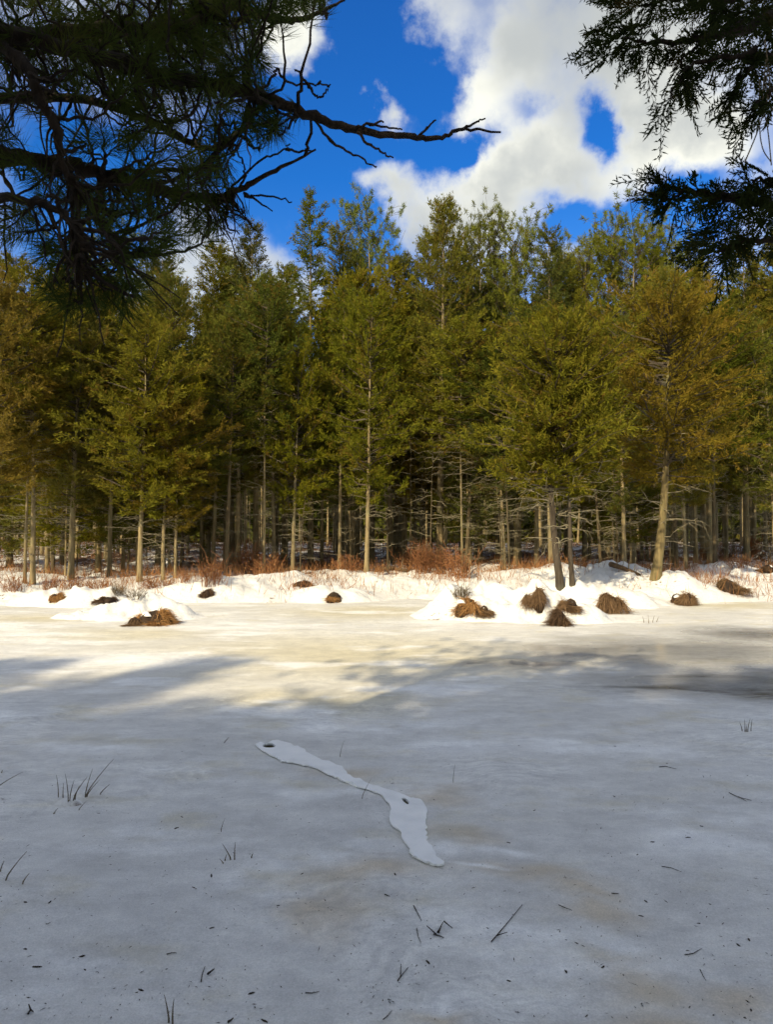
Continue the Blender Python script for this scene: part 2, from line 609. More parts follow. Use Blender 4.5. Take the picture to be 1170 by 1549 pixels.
# blown snow on the ice, with sun dapples painted in as white patches
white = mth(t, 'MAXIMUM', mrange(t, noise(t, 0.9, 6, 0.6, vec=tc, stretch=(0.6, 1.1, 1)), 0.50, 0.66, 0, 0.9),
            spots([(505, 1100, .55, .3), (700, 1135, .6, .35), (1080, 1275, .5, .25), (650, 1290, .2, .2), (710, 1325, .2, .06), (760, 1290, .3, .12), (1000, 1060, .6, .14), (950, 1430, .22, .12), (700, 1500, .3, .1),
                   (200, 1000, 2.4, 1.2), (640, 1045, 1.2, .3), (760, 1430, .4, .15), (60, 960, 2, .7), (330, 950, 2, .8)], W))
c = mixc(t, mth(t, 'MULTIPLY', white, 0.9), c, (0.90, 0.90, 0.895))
# bare wet ice on the right
bare = spots([(1040, 985, 3.4, 2.9), (900, 985, 2.2, 1.6), (1160, 1030, 3.2, 1.6), (800, 1005, 1.6, .7), (1150, 960, 2.4, 2.0)], W)
c = mixc(t, mth(t, 'MULTIPLY', bare, 0.78), c, (0.27, 0.275, 0.29))
rot = t.nodes.new('ShaderNodeMapping')
rot.inputs['Rotation'].default_value = (0, 0, R(-24))
rot.inputs['Scale'].default_value = (0.45, 1.5, 1)
lk(t, W, rot.inputs[0])
rip = noise(t, 17, 4, 0.6, vec=rot.outputs[0])
ripm = mrange(t, nbig, 0.46, 0.60)
c = mixc(t, ripm, c, mixc(t, 1.0, c, ramp(t, rip, [(0.36, (.84, .84, .85)), (0.6, (1.07, 1.07, 1.06))]), 'MULTIPLY'))
dark = mth(t, 'MULTIPLY', spots([(1085, 1043, .9, .3), (1165, 1047, .9, .32), (980, 1040, 1.0, .22), (1060, 1024, .8, .25)], W), mrange(t, noise(t, 2.2, 5, vec=tc, stretch=(.5, 2, 1)), .38, .6))
c = mixc(t, mth(t, 'MULTIPLY', dark, 0.85), c, (0.05, 0.05, 0.05))
c = mixc(t, 1.0, c, ramp(t, nfine, [(0.25, (.86, .86, .87)), (0.75, (1.06, 1.06, 1.06))]), 'MULTIPLY')
c = mixc(t, 1.0, c, ramp(t, nmot, [(0.33, (.84, .84, .85)), (0.62, (1.06, 1.06, 1.06))]), 'MULTIPLY')
c = mixc(t, 1.0, c, ramp(t, ngrn, [(0.3, (.84, .84, .84)), (0.7, (1.10, 1.10, 1.10))]), 'MULTIPLY')
c = mixc(t, 1.0, c, ramp(t, nflk, [(0.3, (.90, .93, .93)), (0.7, (1.05, 1.05, 1.05))]), 'MULTIPLY')
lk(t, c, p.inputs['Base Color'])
ro = mth(t, 'SUBTRACT', mth(t, 'ADD', mth(t, 'MULTIPLY', nmid, 0.25), 0.42), mth(t, 'MULTIPLY', bare, 0.46), True)
lk(t, ro, p.inputs['Roughness'])
p.inputs['Specular IOR Level'].default_value = 0.42
hgt = mth(t, 'ADD', mth(t, 'ADD', mth(t, 'MULTIPLY', nfine, 0.6), mth(t, 'MULTIPLY', nflk, 0.14)), mth(t, 'MULTIPLY', noise(t, 14, 3, vec=tc, stretch=(0.6, 2.2, 1)), 0.25))
b = bump(t, p, hgt, 0.35, 0.012)
lk(t, mth(t, 'SUBTRACT', 0.75, mth(t, 'MULTIPLY', bare, 0.73)), b.inputs['Strength'])
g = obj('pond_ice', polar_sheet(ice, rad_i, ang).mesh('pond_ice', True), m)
g['kind'] = 'structure'
g['label'] = 'grey frozen pond surface with tea coloured slush'

# ------------------------------------------------------------------ trees
def unit(v):
    return v / (np.linalg.norm(v) + 1e-9)


def make_trunk(rng, H, r0, bend=0.15, lean=(0, 0), path=None):
    q = QB()
    z = np.linspace(0, 1, 22) if path is None else None
    if path is None:
        a, b = rng.uniform(0, 6.28, 2)
        x = bend * (np.sin(z * 3.1 + a) - math.sin(a)) * z + lean[0] * z
        y = bend * (np.sin(z * 2.6 + b) - math.sin(b)) * z + lean[1] * z
        x, y = x + 0.012 * np.cumsum(rng.normal(size=22)) * z, y + 0.012 * np.cumsum(rng.normal(size=22)) * z
        pts = np.stack([x, y, z * H], 1)
    else:
        pts = path
        z = np.linspace(0, 1, len(path))
    r = r0 * (1 - 0.93 * z ** 0.95) * (1 + 0.28 * np.exp(-z * H / 0.16)) * rng.uniform(0.96, 1.04, len(z))
    base = pts.copy()
    base[0, 2] -= 0.12
    q.tube(base, np.maximum(r, 0.008), 9)
    return q, pts


def at_z(pts, z):
    return np.array([np.interp(z, pts[:, 2], pts[:, 0]), np.interp(z, pts[:, 2], pts[:, 1]), z])


def dead_branches(rng, pts, z0, z1, n, L, r=0.009):
    q = QB()
    for i in range(n):
        z = rng.uniform(z0, z1)
        a = rng.uniform(0, 6.28)
        ln = L * rng.uniform(0.35, 1.1)
        d = np.array([math.cos(a), math.sin(a), rng.uniform(-0.15, 0.3)])
        o = at_z(pts, z)
        s = np.linspace(0, 1, 6)[:, None]
        droop = rng.uniform(-0.30, 0.15)
        wob = np.cumsum(rng.normal(size=(6, 3)) * 0.035 * ln, axis=0)
        wob -= wob[0]
        br = o + d * s * ln + np.array([0, 0, droop]) * s ** 2 * ln + wob
        q.tube(br, r * (1.1 - 0.85 * s[:, 0]), 4)
        for k in range(rng.integers(2, 6)):
            u = rng.uniform(0.3, 0.95)
            i0 = int(u * 5)
            st = br[i0] + (br[min(i0 + 1, 5)] - br[i0]) * (u * 5 - i0)
            td = unit(d + rng.normal(size=3) * 0.55)
            tl = ln * rng.uniform(0.15, 0.4)
            ss = np.linspace(0, 1, 3)[:, None]
            q.tube(st + td * ss * tl + np.array([0, 0, -0.2]) * ss ** 2 * tl, r * 0.5 * (1.1 - 0.8 * ss[:, 0]), 3)
    return q


def crown_shape(kind, t):
    if kind == 'cone':
        return np.clip((1 - t), 0, 1) ** 0.68 * np.clip((t + 0.10) / 0.28, 0.25, 1) + 0.08
    if kind == 'oval':
        return np.sqrt(np.clip(1 - (t * 1.55 - 0.62) ** 2 / 0.9, 0.03, 1)) * np.clip((t + 0.12) / 0.25, 0.3, 1)
    if kind == 'spire':
        return np.clip((1 - t), 0, 1) ** 0.55 * np.clip((t + 0.2) / 0.3, 0.4, 1) + 0.10
    if kind == 'round':
        return np.sqrt(np.clip(1 - (t * 1.9 - 1.0) ** 2, 0.08, 1))


def cedar_crown(rng, pts, H, z0, Rr, nb, shape, shoots=12, blades=13, size=1.0, dens=1.0, thin=0.0):
    """branches, side shoots and flat feathery sprays"""
    q, wood = QB(), QB()
    P, DD, LL, T = [], [], [], []
    clump = rng.uniform(0, 6.28, 5)
    for i in range(nb):
        t = (i + rng.uniform(0, 1)) / nb
        t = t ** 0.84
        z = z0 + (H - z0) * t * 0.99
        a = i * 2.39996 + rng.normal() * 0.45
        lump = 1 + 0.22 * math.sin(3 * a + clump[0] + t * 9) + 0.18 * math.sin(2 * a + clump[1] - t * 14)
        ln = Rr * float(crown_shape(shape, t)) * rng.uniform(0.62, 1.2) * lump
        ln = max(ln, 0.22)
        if rng.uniform() < thin:
            continue
        el = rng.uniform(-0.05, 0.45) + 0.75 * t ** 2
        d = np.array([math.cos(a), math.sin(a), el])
        o = at_z(pts, z)
        s = np.linspace(0, 1, 5)[:, None]
        br = o + d * s * ln + np.array([0, 0, rng.uniform(-0.28, 0.02)]) * (s * (1.2 - s)) * ln * 1.2
        br[1:] += rng.normal(size=(4, 3)) * 0.03 * ln
        wood.tube(br, np.maximum(0.02 * min(ln, 1.6) * (1.05 - s[:, 0]), 0.004), 3)
        blades = 20
        ns = max(5, int(shoots * 1.5 * (0.72 + 0.55 * ln / Rr) * dens))
        u = rng.uniform(0.08, 1.0, ns) ** 0.75
        ii = np.minimum((u * 4).astype(int), 3)
        sp = br[ii] + (br[ii + 1] - br[ii]) * (u * 4 - ii)[:, None]
        dn = unit(br[-1] - br[0])
        side = np.cross(dn, [0, 0, 1.0])
        sg = rng.choice([-1, 1], ns)[:, None]
        sdv = dn * rng.uniform(0.4, 1.2, (ns, 1)) + side * sg * rng.uniform(0.1, 1.1, (ns, 1)) + np.array([0, 0, 1.0]) * rng.normal(0.18, 0.42, (ns, 1)) + rng.normal(size=(ns, 3)) * 0.2
        sdv /= np.linalg.norm(sdv, axis=1, keepdims=True)
        sl = (0.18 + 0.36 * rng.uniform(0, 1, ns)) * size * (1.15 - 0.4 * u) * (0.65 + 0.35 * min(1, ln / 1.2))
        tt = np.clip(rng.normal(0.42, 0.2, ns) + rng.normal(0, 0.08), 0, 1)
        nb_ = ns * blades
        S, Dv, Ls, Ts = np.repeat(sp, blades, 0), np.repeat(sdv, blades, 0), np.repeat(sl, blades), np.repeat(tt, blades)
        v = rng.uniform(0.0, 1.0, nb_)
        P.append(S + Dv * (v * Ls)[:, None] + rng.normal(size=(nb_, 3)) * 0.02)
        DD.append(Dv * 0.9 + rng.normal(size=(nb_, 3)) * 0.5 + np.array([0, 0, 0.12]))
        LL.append(rng.uniform(0.5, 1.2, nb_) * Ls * 0.36)
        T.append(np.clip(Ts + rng.normal(0, 0.08, nb_), 0, 1))
    P, DD, LL, T = np.concatenate(P), np.concatenate(DD), np.concatenate(LL), np.concatenate(T)
    q.blades(P, DD, LL, LL * 0.15 + 0.010, rng, T)
    return q, wood


def pine_crown(rng, pts, H, z0, Rr, nb, tufts=9, blades=24, size=1.0):
    """rounded needle tufts clustered at branch ends"""
    q, wood = QB(), QB()
    P, DD, LL, T = [], [], [], []
    for i in range(nb):
        t = (i + rng.uniform(0, 1)) / nb
        z = z0 + (H - z0) * t * 0.96
        a = i * 2.39996 + rng.normal() * 0.5
        ln = Rr * float(crown_shape('round', t)) * rng.uniform(0.6, 1.2)
        d = np.array([math.cos(a), math.sin(a), rng.uniform(0.05, 0.5) + 0.9 * t ** 2])
        o = at_z(pts, z)
        s = np.linspace(0, 1, 5)[:, None]
        br = o + d * s * ln + rng.normal(size=(5, 3)) * 0.05 * ln * s
        wood.tube(br, np.maximum(0.026 * (1.05 - s[:, 0]), 0.006), 4)
        for k in range(tufts):
            u = rng.uniform(0.45, 1.05)
            c0 = o + d * u * ln
            off = rng.normal(size=3) * 0.33 * size + np.array([0, 0, 0.12])
            c = c0 + off
            wood.tube(np.array([c0 - d * 0.1, (c0 + c) / 2 + rng.normal(size=3) * 0.02, c]), [0.009, 0.007, 0.004], 3)
            ax = unit(off + d * 0.5 + np.array([0, 0, 0.35]))
            v = rng.uniform(-0.12, 0.1, blades)
            P.append(c + ax * v[:, None])
            DD.append(ax * 0.5 + rng.normal(size=(blades, 3)) * 0.75)
            LL.append(rng.uniform(0.13, 0.22, blades) * size)
            T.append(np.clip(rng.normal(0.33, 0.12) + rng.normal(0, 0.07, blades), 0, 1))
    P, DD, LL, T = np.concatenate(P), np.concatenate(DD), np.concatenate(LL), np.concatenate(T)
    q.blades(P, DD, LL, 0.022 * size, rng, T)
    return q, wood


PROTO = {}


def proto(key, kind, H, z0, Rr, nb, r0, shape='cone', seed=1, dead=36, deadL=0.9, bend=0.12, **kw):
    rng = np.random.default_rng(seed)
    tq, pts = make_trunk(rng, H, r0, bend)
    if kind == 'cedar':
        cq, wq = cedar_crown(rng, pts, H, z0, Rr, nb, shape, **kw)
    else:
        cq, wq = pine_crown(rng, pts, H, z0, Rr, nb, **kw)
    dq = dead_branches(rng, pts, 0.7, z0 + (H - z0) * 0.4, int(dead * 1.35), deadL) if dead else None
    PROTO[key] = dict(H=H, R=Rr, trunk=tq.mesh(key + '_trunk', True), crown=cq.mesh(key + '_crown'), wood=wq.mesh(key + '_wood'),
                      dead=dq.mesh(key + '_dead') if dead else None, pine=kind == 'pine')


proto('cedar_full', 'cedar', 13.5, 3.2, 2.0, 150, 0.17, 'cone', 1, shoots=13, blades=13)
proto('cedar_tall', 'cedar', 14.0, 4.0, 1.7, 140, 0.16, 'spire', 2, shoots=12, blades=13)
proto('cedar_spire', 'cedar', 15.0, 4.5, 1.25, 130, 0.15, 'spire', 3, shoots=10, blades=12, thin=0.04)
proto('cedar_bushy', 'cedar', 9.0, 2.2, 1.75, 120, 0.12, 'oval', 4, shoots=13, blades=13, dead=30)
proto('cedar_small', 'cedar', 7.5, 1.9, 1.35, 90, 0.085, 'oval', 5, shoots=11, blades=12, dead=34, deadL=.9)
proto('cedar_thin', 'cedar', 9.5, 4.6, 1.25, 80, 0.10, 'oval', 6, shoots=11, blades=12, dead=60, deadL=.9, thin=0.1)
proto('cedar_pole', 'cedar', 11.5, 6.0, 1.2, 70, 0.11, 'oval', 7, shoots=10, blades=12, dead=60, deadL=.8)
proto('cedar_wide', 'cedar', 13.0, 3.4, 2.4, 160, 0.18, 'cone', 8, shoots=13, blades=13)
proto('cedar_low', 'cedar', 6.5, 1.0, 1.2, 80, 0.07, 'spire', 18, shoots=11, dead=20, deadL=.7)
proto('cedar_high', 'cedar', 10.5, 4.4, 1.5, 90, 0.12, 'oval', 19, shoots=12, dead=50, deadL=1.0)
proto('pine_full', 'pine', 14.0, 6.0, 2.3, 62, 0.17, seed=9, dead=16, deadL=1.0, blades=44, tufts=11, size=1.1)
proto('pine_open', 'pine', 13.5, 8.0, 1.9, 42, 0.15, seed=10, dead=22, deadL=1.1, tufts=12, blades=44, size=1.1)

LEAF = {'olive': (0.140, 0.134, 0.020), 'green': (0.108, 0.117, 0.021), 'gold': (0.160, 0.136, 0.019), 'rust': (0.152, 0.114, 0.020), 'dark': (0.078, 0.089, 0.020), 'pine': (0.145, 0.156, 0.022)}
trng = np.random.default_rng(77)


def plant(key, loc, H, label, leaf, group=None, wide=None, bark=None, rz=None, lean=(0, 0), name=None, girth=0.85):
    pr = PROTO[key]
    s = H / pr['H']
    w = s if wide is None else wide / pr['R']
    nm = name or ('pine_tree' if pr['pine'] else 'cedar_tree')
    e = thing(nm, label, 'tree', loc, group, (lean[1], lean[0], trng.uniform(0, 6.28) if rz is None else rz), (w, w, s))
    tk = obj('trunk', pr['trunk'], bark or M_BARK, e)
    tk.scale = (girth * s / w, girth * s / w, 1)
    cr = obj('crown', pr['crown'], M_LEAF, e)
    k = LEAF[leaf]
    j = trng.uniform(0.78, 1.22)
    cr.color = (k[0] * j * trng.uniform(.88, 1.04), k[1] * j, k[2] * j * trng.uniform(.8, 1.7), 1)
    obj('limbs', pr['wood'], M_BARKD, cr, 'stuff')
    if pr['dead'] is not None:
        obj('dead_branches', pr['dead'], M_TWIG, e, 'stuff')
    return e


used = []


def front(px, py, top, key, leaf, label, half=None, dist=None, **kw):
    """a tree that can be picked out in the photograph: foot pixel, top pixel row"""
    g = G(px, py) if dist is None else None
    if g is None:
        d = pix_dir(px, 800)
        x = d[0] / d[1] * dist
        g = Vector((x, dist, float(terr(x, dist))))
    H = EYE + (HOR - top) / F_PX * g.y - g.z
    w = None if half is None else half / F_PX * g.y
    used.append((g.x, g.y))
    return plant(key, g - Vector((0, 0, .03)), H, label, leaf, wide=w, **kw)


# ---- the recognisable front row (left to right)
front(49, 884, 415, 'cedar_thin', 'gold', 'pale slender cedar trunk at the far left, bare to mid height, golden crown', 80)
front(37, 882, 560, 'cedar_thin', 'rust', 'thin reddish cedar just beside the pale slender trunk at far left', 60)
front(-20, 880, 430, 'cedar_bushy', 'rust', 'rust tinged cedar cut off by the left edge of the photo', 75)
front(107, 876, 440, 'cedar_bushy', 'olive', 'dark trunked cedar between the far left pale trunk and the grey pair', 85)
front(148, 866, 420, 'cedar_full', 'olive', 'thick grey cedar with bare drooping dead branches, left of a grey twin', 85)
front(165, 872, 460, 'cedar_thin', 'olive', 'grey cedar trunk with bare dead branches, right of its grey twin', 75)
front(211, 880, 490, 'cedar_bushy', 'gold', 'broad olive cedar with tan trunk standing above the left tussock', 95)
front(246, 877, 560, 'cedar_small', 'gold', 'straight pale trunked cedar with bare lower twigs, right of the broad olive cedar', 62)
front(265, 874, 600, 'cedar_small', 'rust', 'reddish brown trunked small cedar beside the straight pale trunked one', 60)
front(308, 858, 640, 'cedar_small', 'rust', 'low orange cedar whose drooping foliage hangs near the left bank', 45)
front(341, 855, 430, 'cedar_tall', 'green', 'sturdy cedar with thick dark trunk behind the low orange cedar', 80)
front(385, 858, 560, 'cedar_thin', 'olive', 'pale thin cedar trunk rising behind the red brush, left of centre', 62)
front(434, 858, 600, 'cedar_thin', 'gold', 'slim tan cedar with a short golden crown left of centre', 50)
front(487, 858, 520, 'cedar_tall', 'green', 'dark green cedar with a grey trunk just left of centre', 70)
front(528, 857, 500, 'cedar_thin', 'green', 'thick grey cedar trunk with wide dead twigs near the centre', 80)
front(637, 855, 600, 'cedar_small', 'rust', 'slim pale cedar with an orange crown rising from the red thicket', 62)
front(651, 850, 470, 'cedar_bushy', 'olive', 'olive cedar right behind the slim orange cedar in the red thicket', 70)
front(727, 849, 450, 'cedar_thin', 'olive', 'pale bare cedar trunk with side stubs right of the red thicket', 85)
front(700, 846, 560, 'cedar_small', 'olive', 'thin dark cedar between the red thicket and the pale bare trunk', 50)
front(775, 838, 520, 'cedar_bushy', 'olive', 'olive cedar midway between the pale bare trunk and the dark pair', 75)
front(833, 848, 470, 'cedar_bushy', 'olive', 'tan cedar trunk half hidden behind the two dark trunks', 85)
front(893, 846, 560, 'cedar_small', 'olive', 'slender tan cedar right of the two dark trunks', 60)
front(912, 842, 520, 'cedar_thin', 'gold', 'straight lit cedar trunk second to the right of the dark pair', 60)
front(932, 840, 480, 'cedar_tall', 'olive', 'lit cedar trunk third to the right of the dark pair', 70)
front(1064, 838, 520, 'cedar_bushy', 'rust', 'lit cedar trunk to the right of the leaning tree', 85)
front(1048, 832, 480, 'cedar_tall', 'olive', 'narrow dark cedar squeezed between leaning tree and lit trunk', 70)
front(1098, 838, 500, 'cedar_bushy', 'gold', 'golden cedar second to the right of the leaning tree', 80)
front(1138, 834, 440, 'cedar_wide', 'green', 'green cedar near the right edge with low branches', 110)
front(1185, 842, 430, 'cedar_bushy', 'dark', 'dark cedar cut off by the right edge of the photo', 80)
# ---- the skyline trees behind them
front(15, 0, 382, 'cedar_full', 'gold', 'tall cedar on the skyline at the far left', 80, dist=30)
front(95, 0, 400, 'cedar_tall', 'olive', 'tall cedar on the skyline under the pine bough tips', 70, dist=31)
front(165, 0, 392, 'pine_full', 'pine', 'tall pine on the skyline behind the hanging needle tufts', 90, dist=32)
front(240, 0, 385, 'cedar_full', 'green', 'tall dark cedar on the skyline left of a cloud gap', 85, dist=30)
front(315, 0, 362, 'cedar_tall', 'olive', 'tall cedar on the skyline below the bare pine twigs', 70, dist=31)
front(387, 0, 343, 'cedar_tall', 'dark', 'dark layered cedar left of the sky gap on the skyline', 62, dist=29)
front(470, 0, 284, 'cedar_spire', 'green', 'tallest thin topped cedar on the skyline left of centre', 50, dist=29)
front(515, 0, 338, 'cedar_tall', 'olive', 'cedar at the right shoulder of the tallest thin cedar', 60, dist=31)
front(562, 0, 332, 'pine_open', 'pine', 'round topped pale green pine on the skyline at centre', 52, dist=33)
front(612, 0, 385, 'cedar_full', 'dark', 'lower dark cedar filling the dip at centre of the skyline', 60, dist=32)
front(666, 0, 300, 'cedar_wide', 'olive', 'broad pointed cedar, the highest right of centre', 88, dist=29)
front(722, 0, 352, 'pine_full', 'pine', 'pine crown peeking out at the right of the broad pointed cedar', 60, dist=33)
front(785, 0, 350, 'pine_open', 'pine', 'round topped pine on the skyline under the large cloud', 60, dist=32)
front(832, 0, 340, 'cedar_tall', 'green', 'pointed cedar between two round pines on the skyline', 62, dist=30)
front(885, 0, 392, 'pine_open', 'pine', 'lower pine beside the small cloud at the skyline dip', 60, dist=33)
front(958, 0, 345, 'pine_full', 'pine', 'bright yellow green pine crown on the skyline at right', 85, dist=31)
front(1020, 0, 395, 'pine_full', 'pine', 'pine crown just below the dark foreground cedar sprays', 75, dist=32)
front(1075, 0, 400, 'cedar_wide', 'olive', 'tall cedar behind the leaning tree', 85, dist=30)
front(1130, 0, 370, 'cedar_full', 'green', 'tall cedar behind the dark foreground sprays at right', 80, dist=32)
front(1190, 0, 350, 'cedar_wide', 'olive', 'tall cedar on the skyline past the right edge', 90, dist=30)

for (px_, top_, key_, leaf_, half_, dist_, lab_) in [
        (430, 402, 'cedar_full', 'olive', 62, 33, 'lower cedar closing the dip between the dark layered and the tallest cedar'), (540, 378, 'cedar_full', 'green', 60, 34, 'green cedar just left below the round topped pale pine'),
        (640, 352, 'cedar_tall', 'olive', 60, 32, 'cedar at the left shoulder of the broad pointed cedar'), (700, 372, 'cedar_full', 'green', 70, 34, 'cedar at the right shoulder of the broad pointed cedar'),
        (755, 385, 'cedar_full', 'olive', 65, 34, 'cedar in the dip left of the round pine under the large cloud'), (860, 385, 'cedar_wide', 'olive', 75, 33, 'cedar filling the right foot of the pointed cedar between round pines'),
        (920, 372, 'pine_full', 'pine', 70, 34, 'pine left of the bright yellow green pine crown'), (990, 378, 'cedar_full', 'olive', 75, 34, 'cedar right behind the bright yellow green pine crown'),
        (590, 395, 'cedar_wide', 'olive', 70, 31, 'cedar below the round topped pale pine at centre'), (350, 392, 'cedar_wide', 'green', 70, 33, 'cedar behind the dark layered cedar on the skyline')]:
    front(px_, 0, top_, key_, leaf_, lab_, half_, dist=dist_)

# ---- the leaning tree and the dark pair: shapes of their own
def special(px, py, top, path_px, r0, z0f, Rr, leaf, label, bark, seed, nb=150, shape='oval', dead=18):
    g = G(px, py)
    used.append((g.x, g.y))
    rng = np.random.default_rng(seed)
    H = EYE + (HOR - top) / F_PX * g.y - g.z
    zz, xx = [], []
    for (qx, qy) in path_px:
        zz.append(EYE + (HOR - qy) / F_PX * g.y - g.z)
        xx.append((qx - CX) / F_PX * g.y - g.x)
    zs = np.linspace(0, H, 26)
    zz[0], xx[0] = 0, 0
    x = np.interp(zs, zz + [H], xx + [xx[-1] + 0.1])
    k = np.array([0.25, 0.5, 0.25])
    for _ in range(4):
        x[1:-1] = np.convolve(x, k, 'valid')
    y = 0.12 * np.sin(zs * 0.8)
    path = np.stack([x, y, zs], 1)
    tq, pts = make_trunk(rng, H, r0, path=path)
    z0 = H * z0f
    cq, wq = cedar_crown(rng, pts, H, z0, Rr, nb, shape, shoots=9, blades=13, thin=.12)
    dq = dead_branches(rng, pts, 0.9, H * 0.6, dead * 2, 1.2, 0.012)
    e = thing('cedar_tree', label, 'tree', g - Vector((0, 0, .02)))
    obj('trunk', tq.mesh('trunk', True), bark, e)
    cr = obj('crown', cq.mesh('crown'), M_LEAF, e)
    cr.color = (*LEAF[leaf], 1)
    obj('limbs', wq.mesh('limbs'), M_BARKD, cr, 'stuff')
    obj('dead_branches', dq.mesh('dead_branches'), M_TWIG, e, 'stuff')


special(992, 879, 468, [(992, 879), (1003, 815), (1010, 740), (1012, 660), (1011, 560)], 0.135, 0.36, 2.2, 'rust', 'leaning cedar with a thick lit trunk and wide brownish crown at right', M_BARKL, 41, 170)
special(849, 886, 505, [(849, 886), (843, 840), (838, 770), (834, 700), (838, 600)], 0.095, 0.36, 1.8, 'olive', 'dark trunked cedar, left one of the close pair on the right bank', M_BARKD, 42, 150)  # shade on this trunk is painted as dark bark
special(867, 884, 560, [(867, 884), (864, 840), (865, 770), (862, 690), (858, 620)], 0.065, 0.44, 1.2, 'olive', 'dark thin cedar, right one of the close pair on the right bank', M_BARKD, 43, 100)  # dark bark again stands in for shade on the trunk

# ---- the wood behind: trees nobody could tell apart
keys = ['cedar_pole', 'cedar_pole', 'cedar_thin', 'cedar_tall', 'cedar_full', 'cedar_bushy', 'cedar_pole', 'cedar_wide', 'pine_open']
nwood = 0
for tries in range(9000):
    if nwood >= 215:
        break
    y = 24.0 + 58 * trng.uniform() ** 1.7
    x = trng.uniform(-1, 1) * (0.56 * y + 2.5)
    near = 0.9 if y < 40 else 1.3
    if any((x - a) ** 2 + (y - b) ** 2 < near ** 2 for a, b in used):
        continue
    used.append((x, y))
    key = keys[int(trng.integers(len(keys)))]
    if y < 33:
        key = ['cedar_bushy', 'cedar_full', 'cedar_high', 'cedar_wide', 'cedar_low', 'cedar_low', 'cedar_small', 'cedar_high', 'cedar_tall', 'cedar_thin'][int(trng.integers(10))]
    top = trng.uniform(430, 560) if y < 45 else trng.uniform(470, 600)
    H = min(14.0, EYE + (HOR - top) / F_PX * y) * (trng.uniform(.55, .8) if key == 'cedar_low' else 1)
    leaf = trng.choice(['olive', 'green', 'dark', 'olive', 'gold'])
    part_ = 'left' if x / y < -.19 else 'right' if x / y > .19 else 'middle'
    word_ = {'olive': 'olive', 'green': 'green', 'dark': 'dark green', 'gold': 'golden'}[str(leaf)]
    deep_ = 'just behind the front row' if y < 34 else 'deep in the shade'
    plant(key, (x, y, float(terr(x, y)) - .03), H, 'one of the %s %s %s, %s part of wood' % (word_, 'pines' if key[0] == 'p' else 'cedars', deep_, part_), str(leaf), 'crowded trunks deep in the wood',
          lean=(trng.normal() * .022, trng.normal() * .022), wide=trng.uniform(1.1, 1.75), girth=trng.uniform(.5, .95), bark=M_BARKM if trng.uniform() < (.25 if y < 36 else .6) else M_BARK)
    nwood += 1

# thin bare understorey saplings between the trunks
rng = np.random.default_rng(5)
saps = []
for k in range(4):
    tq, pts = make_trunk(rng, 4.5, 0.028, 0.10)
    saps.append((tq.mesh('sapling_stem', True), dead_branches(rng, pts, 0.6, 4.2, 34, 0.9, 0.009).mesh('sapling_twigs')))
for k in range(64):
    y = trng.uniform(23.5, 45)
    x = trng.uniform(-1, 1) * (0.54 * y)
    e = thing('bare_sapling', 'thin leafless sapling between the cedar trunks at the wood edge', 'sapling', (x, y, float(terr(x, y)) - .02), 'leafless saplings at the wood edge', (0, 0, trng.uniform(0, 6.28)), (1, 1, trng.uniform(.6, 1.25)))
    a, b_ = saps[k % 4]
    obj('stem', a, M_BARKM, e)
    obj('twigs', b_, M_TWIG, e, 'stuff')

# far wood mass closing the view
rng = np.random.default_rng(6)
q = QB()
n = 70000
yy = rng.uniform(84, 125, n)
xx = rng.uniform(-1, 1, n) * 85
zz = rng.uniform(0, 1, n) ** 1.4 * (13 + 3 * vnoise(xx * 0.15, yy * 0.1, 4))
d = rng.normal(size=(n, 3)) + np.array([0, 0, 0.5])
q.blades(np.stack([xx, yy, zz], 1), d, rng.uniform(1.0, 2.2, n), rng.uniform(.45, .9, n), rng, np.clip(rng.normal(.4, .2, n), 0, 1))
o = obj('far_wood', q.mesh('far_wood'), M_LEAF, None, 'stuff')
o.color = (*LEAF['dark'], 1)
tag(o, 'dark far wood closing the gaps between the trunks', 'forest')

# brown thicket inside the wood
q = QB()
n = 3600
yy = rng.uniform(33, 66, n)
xx = rng.uniform(-1, 1, n) * (0.56 * yy + 1)
zz = terr(xx, yy)
d = rng.normal(size=(n, 3)) * 0.35 + np.array([0, 0, 1.0])
q.blades(np.stack([xx, yy, zz - .05], 1), d, rng.uniform(.3, 1.5, n) * sm((yy - 29) / 8), rng.uniform(.012, .03, n), rng, rng.uniform(0, .6, n), mid=.2)
tag(obj('thicket', q.mesh('thicket'), M_SHRUB, None, 'stuff'), 'brown leafless thicket on the shaded forest floor', 'undergrowth')

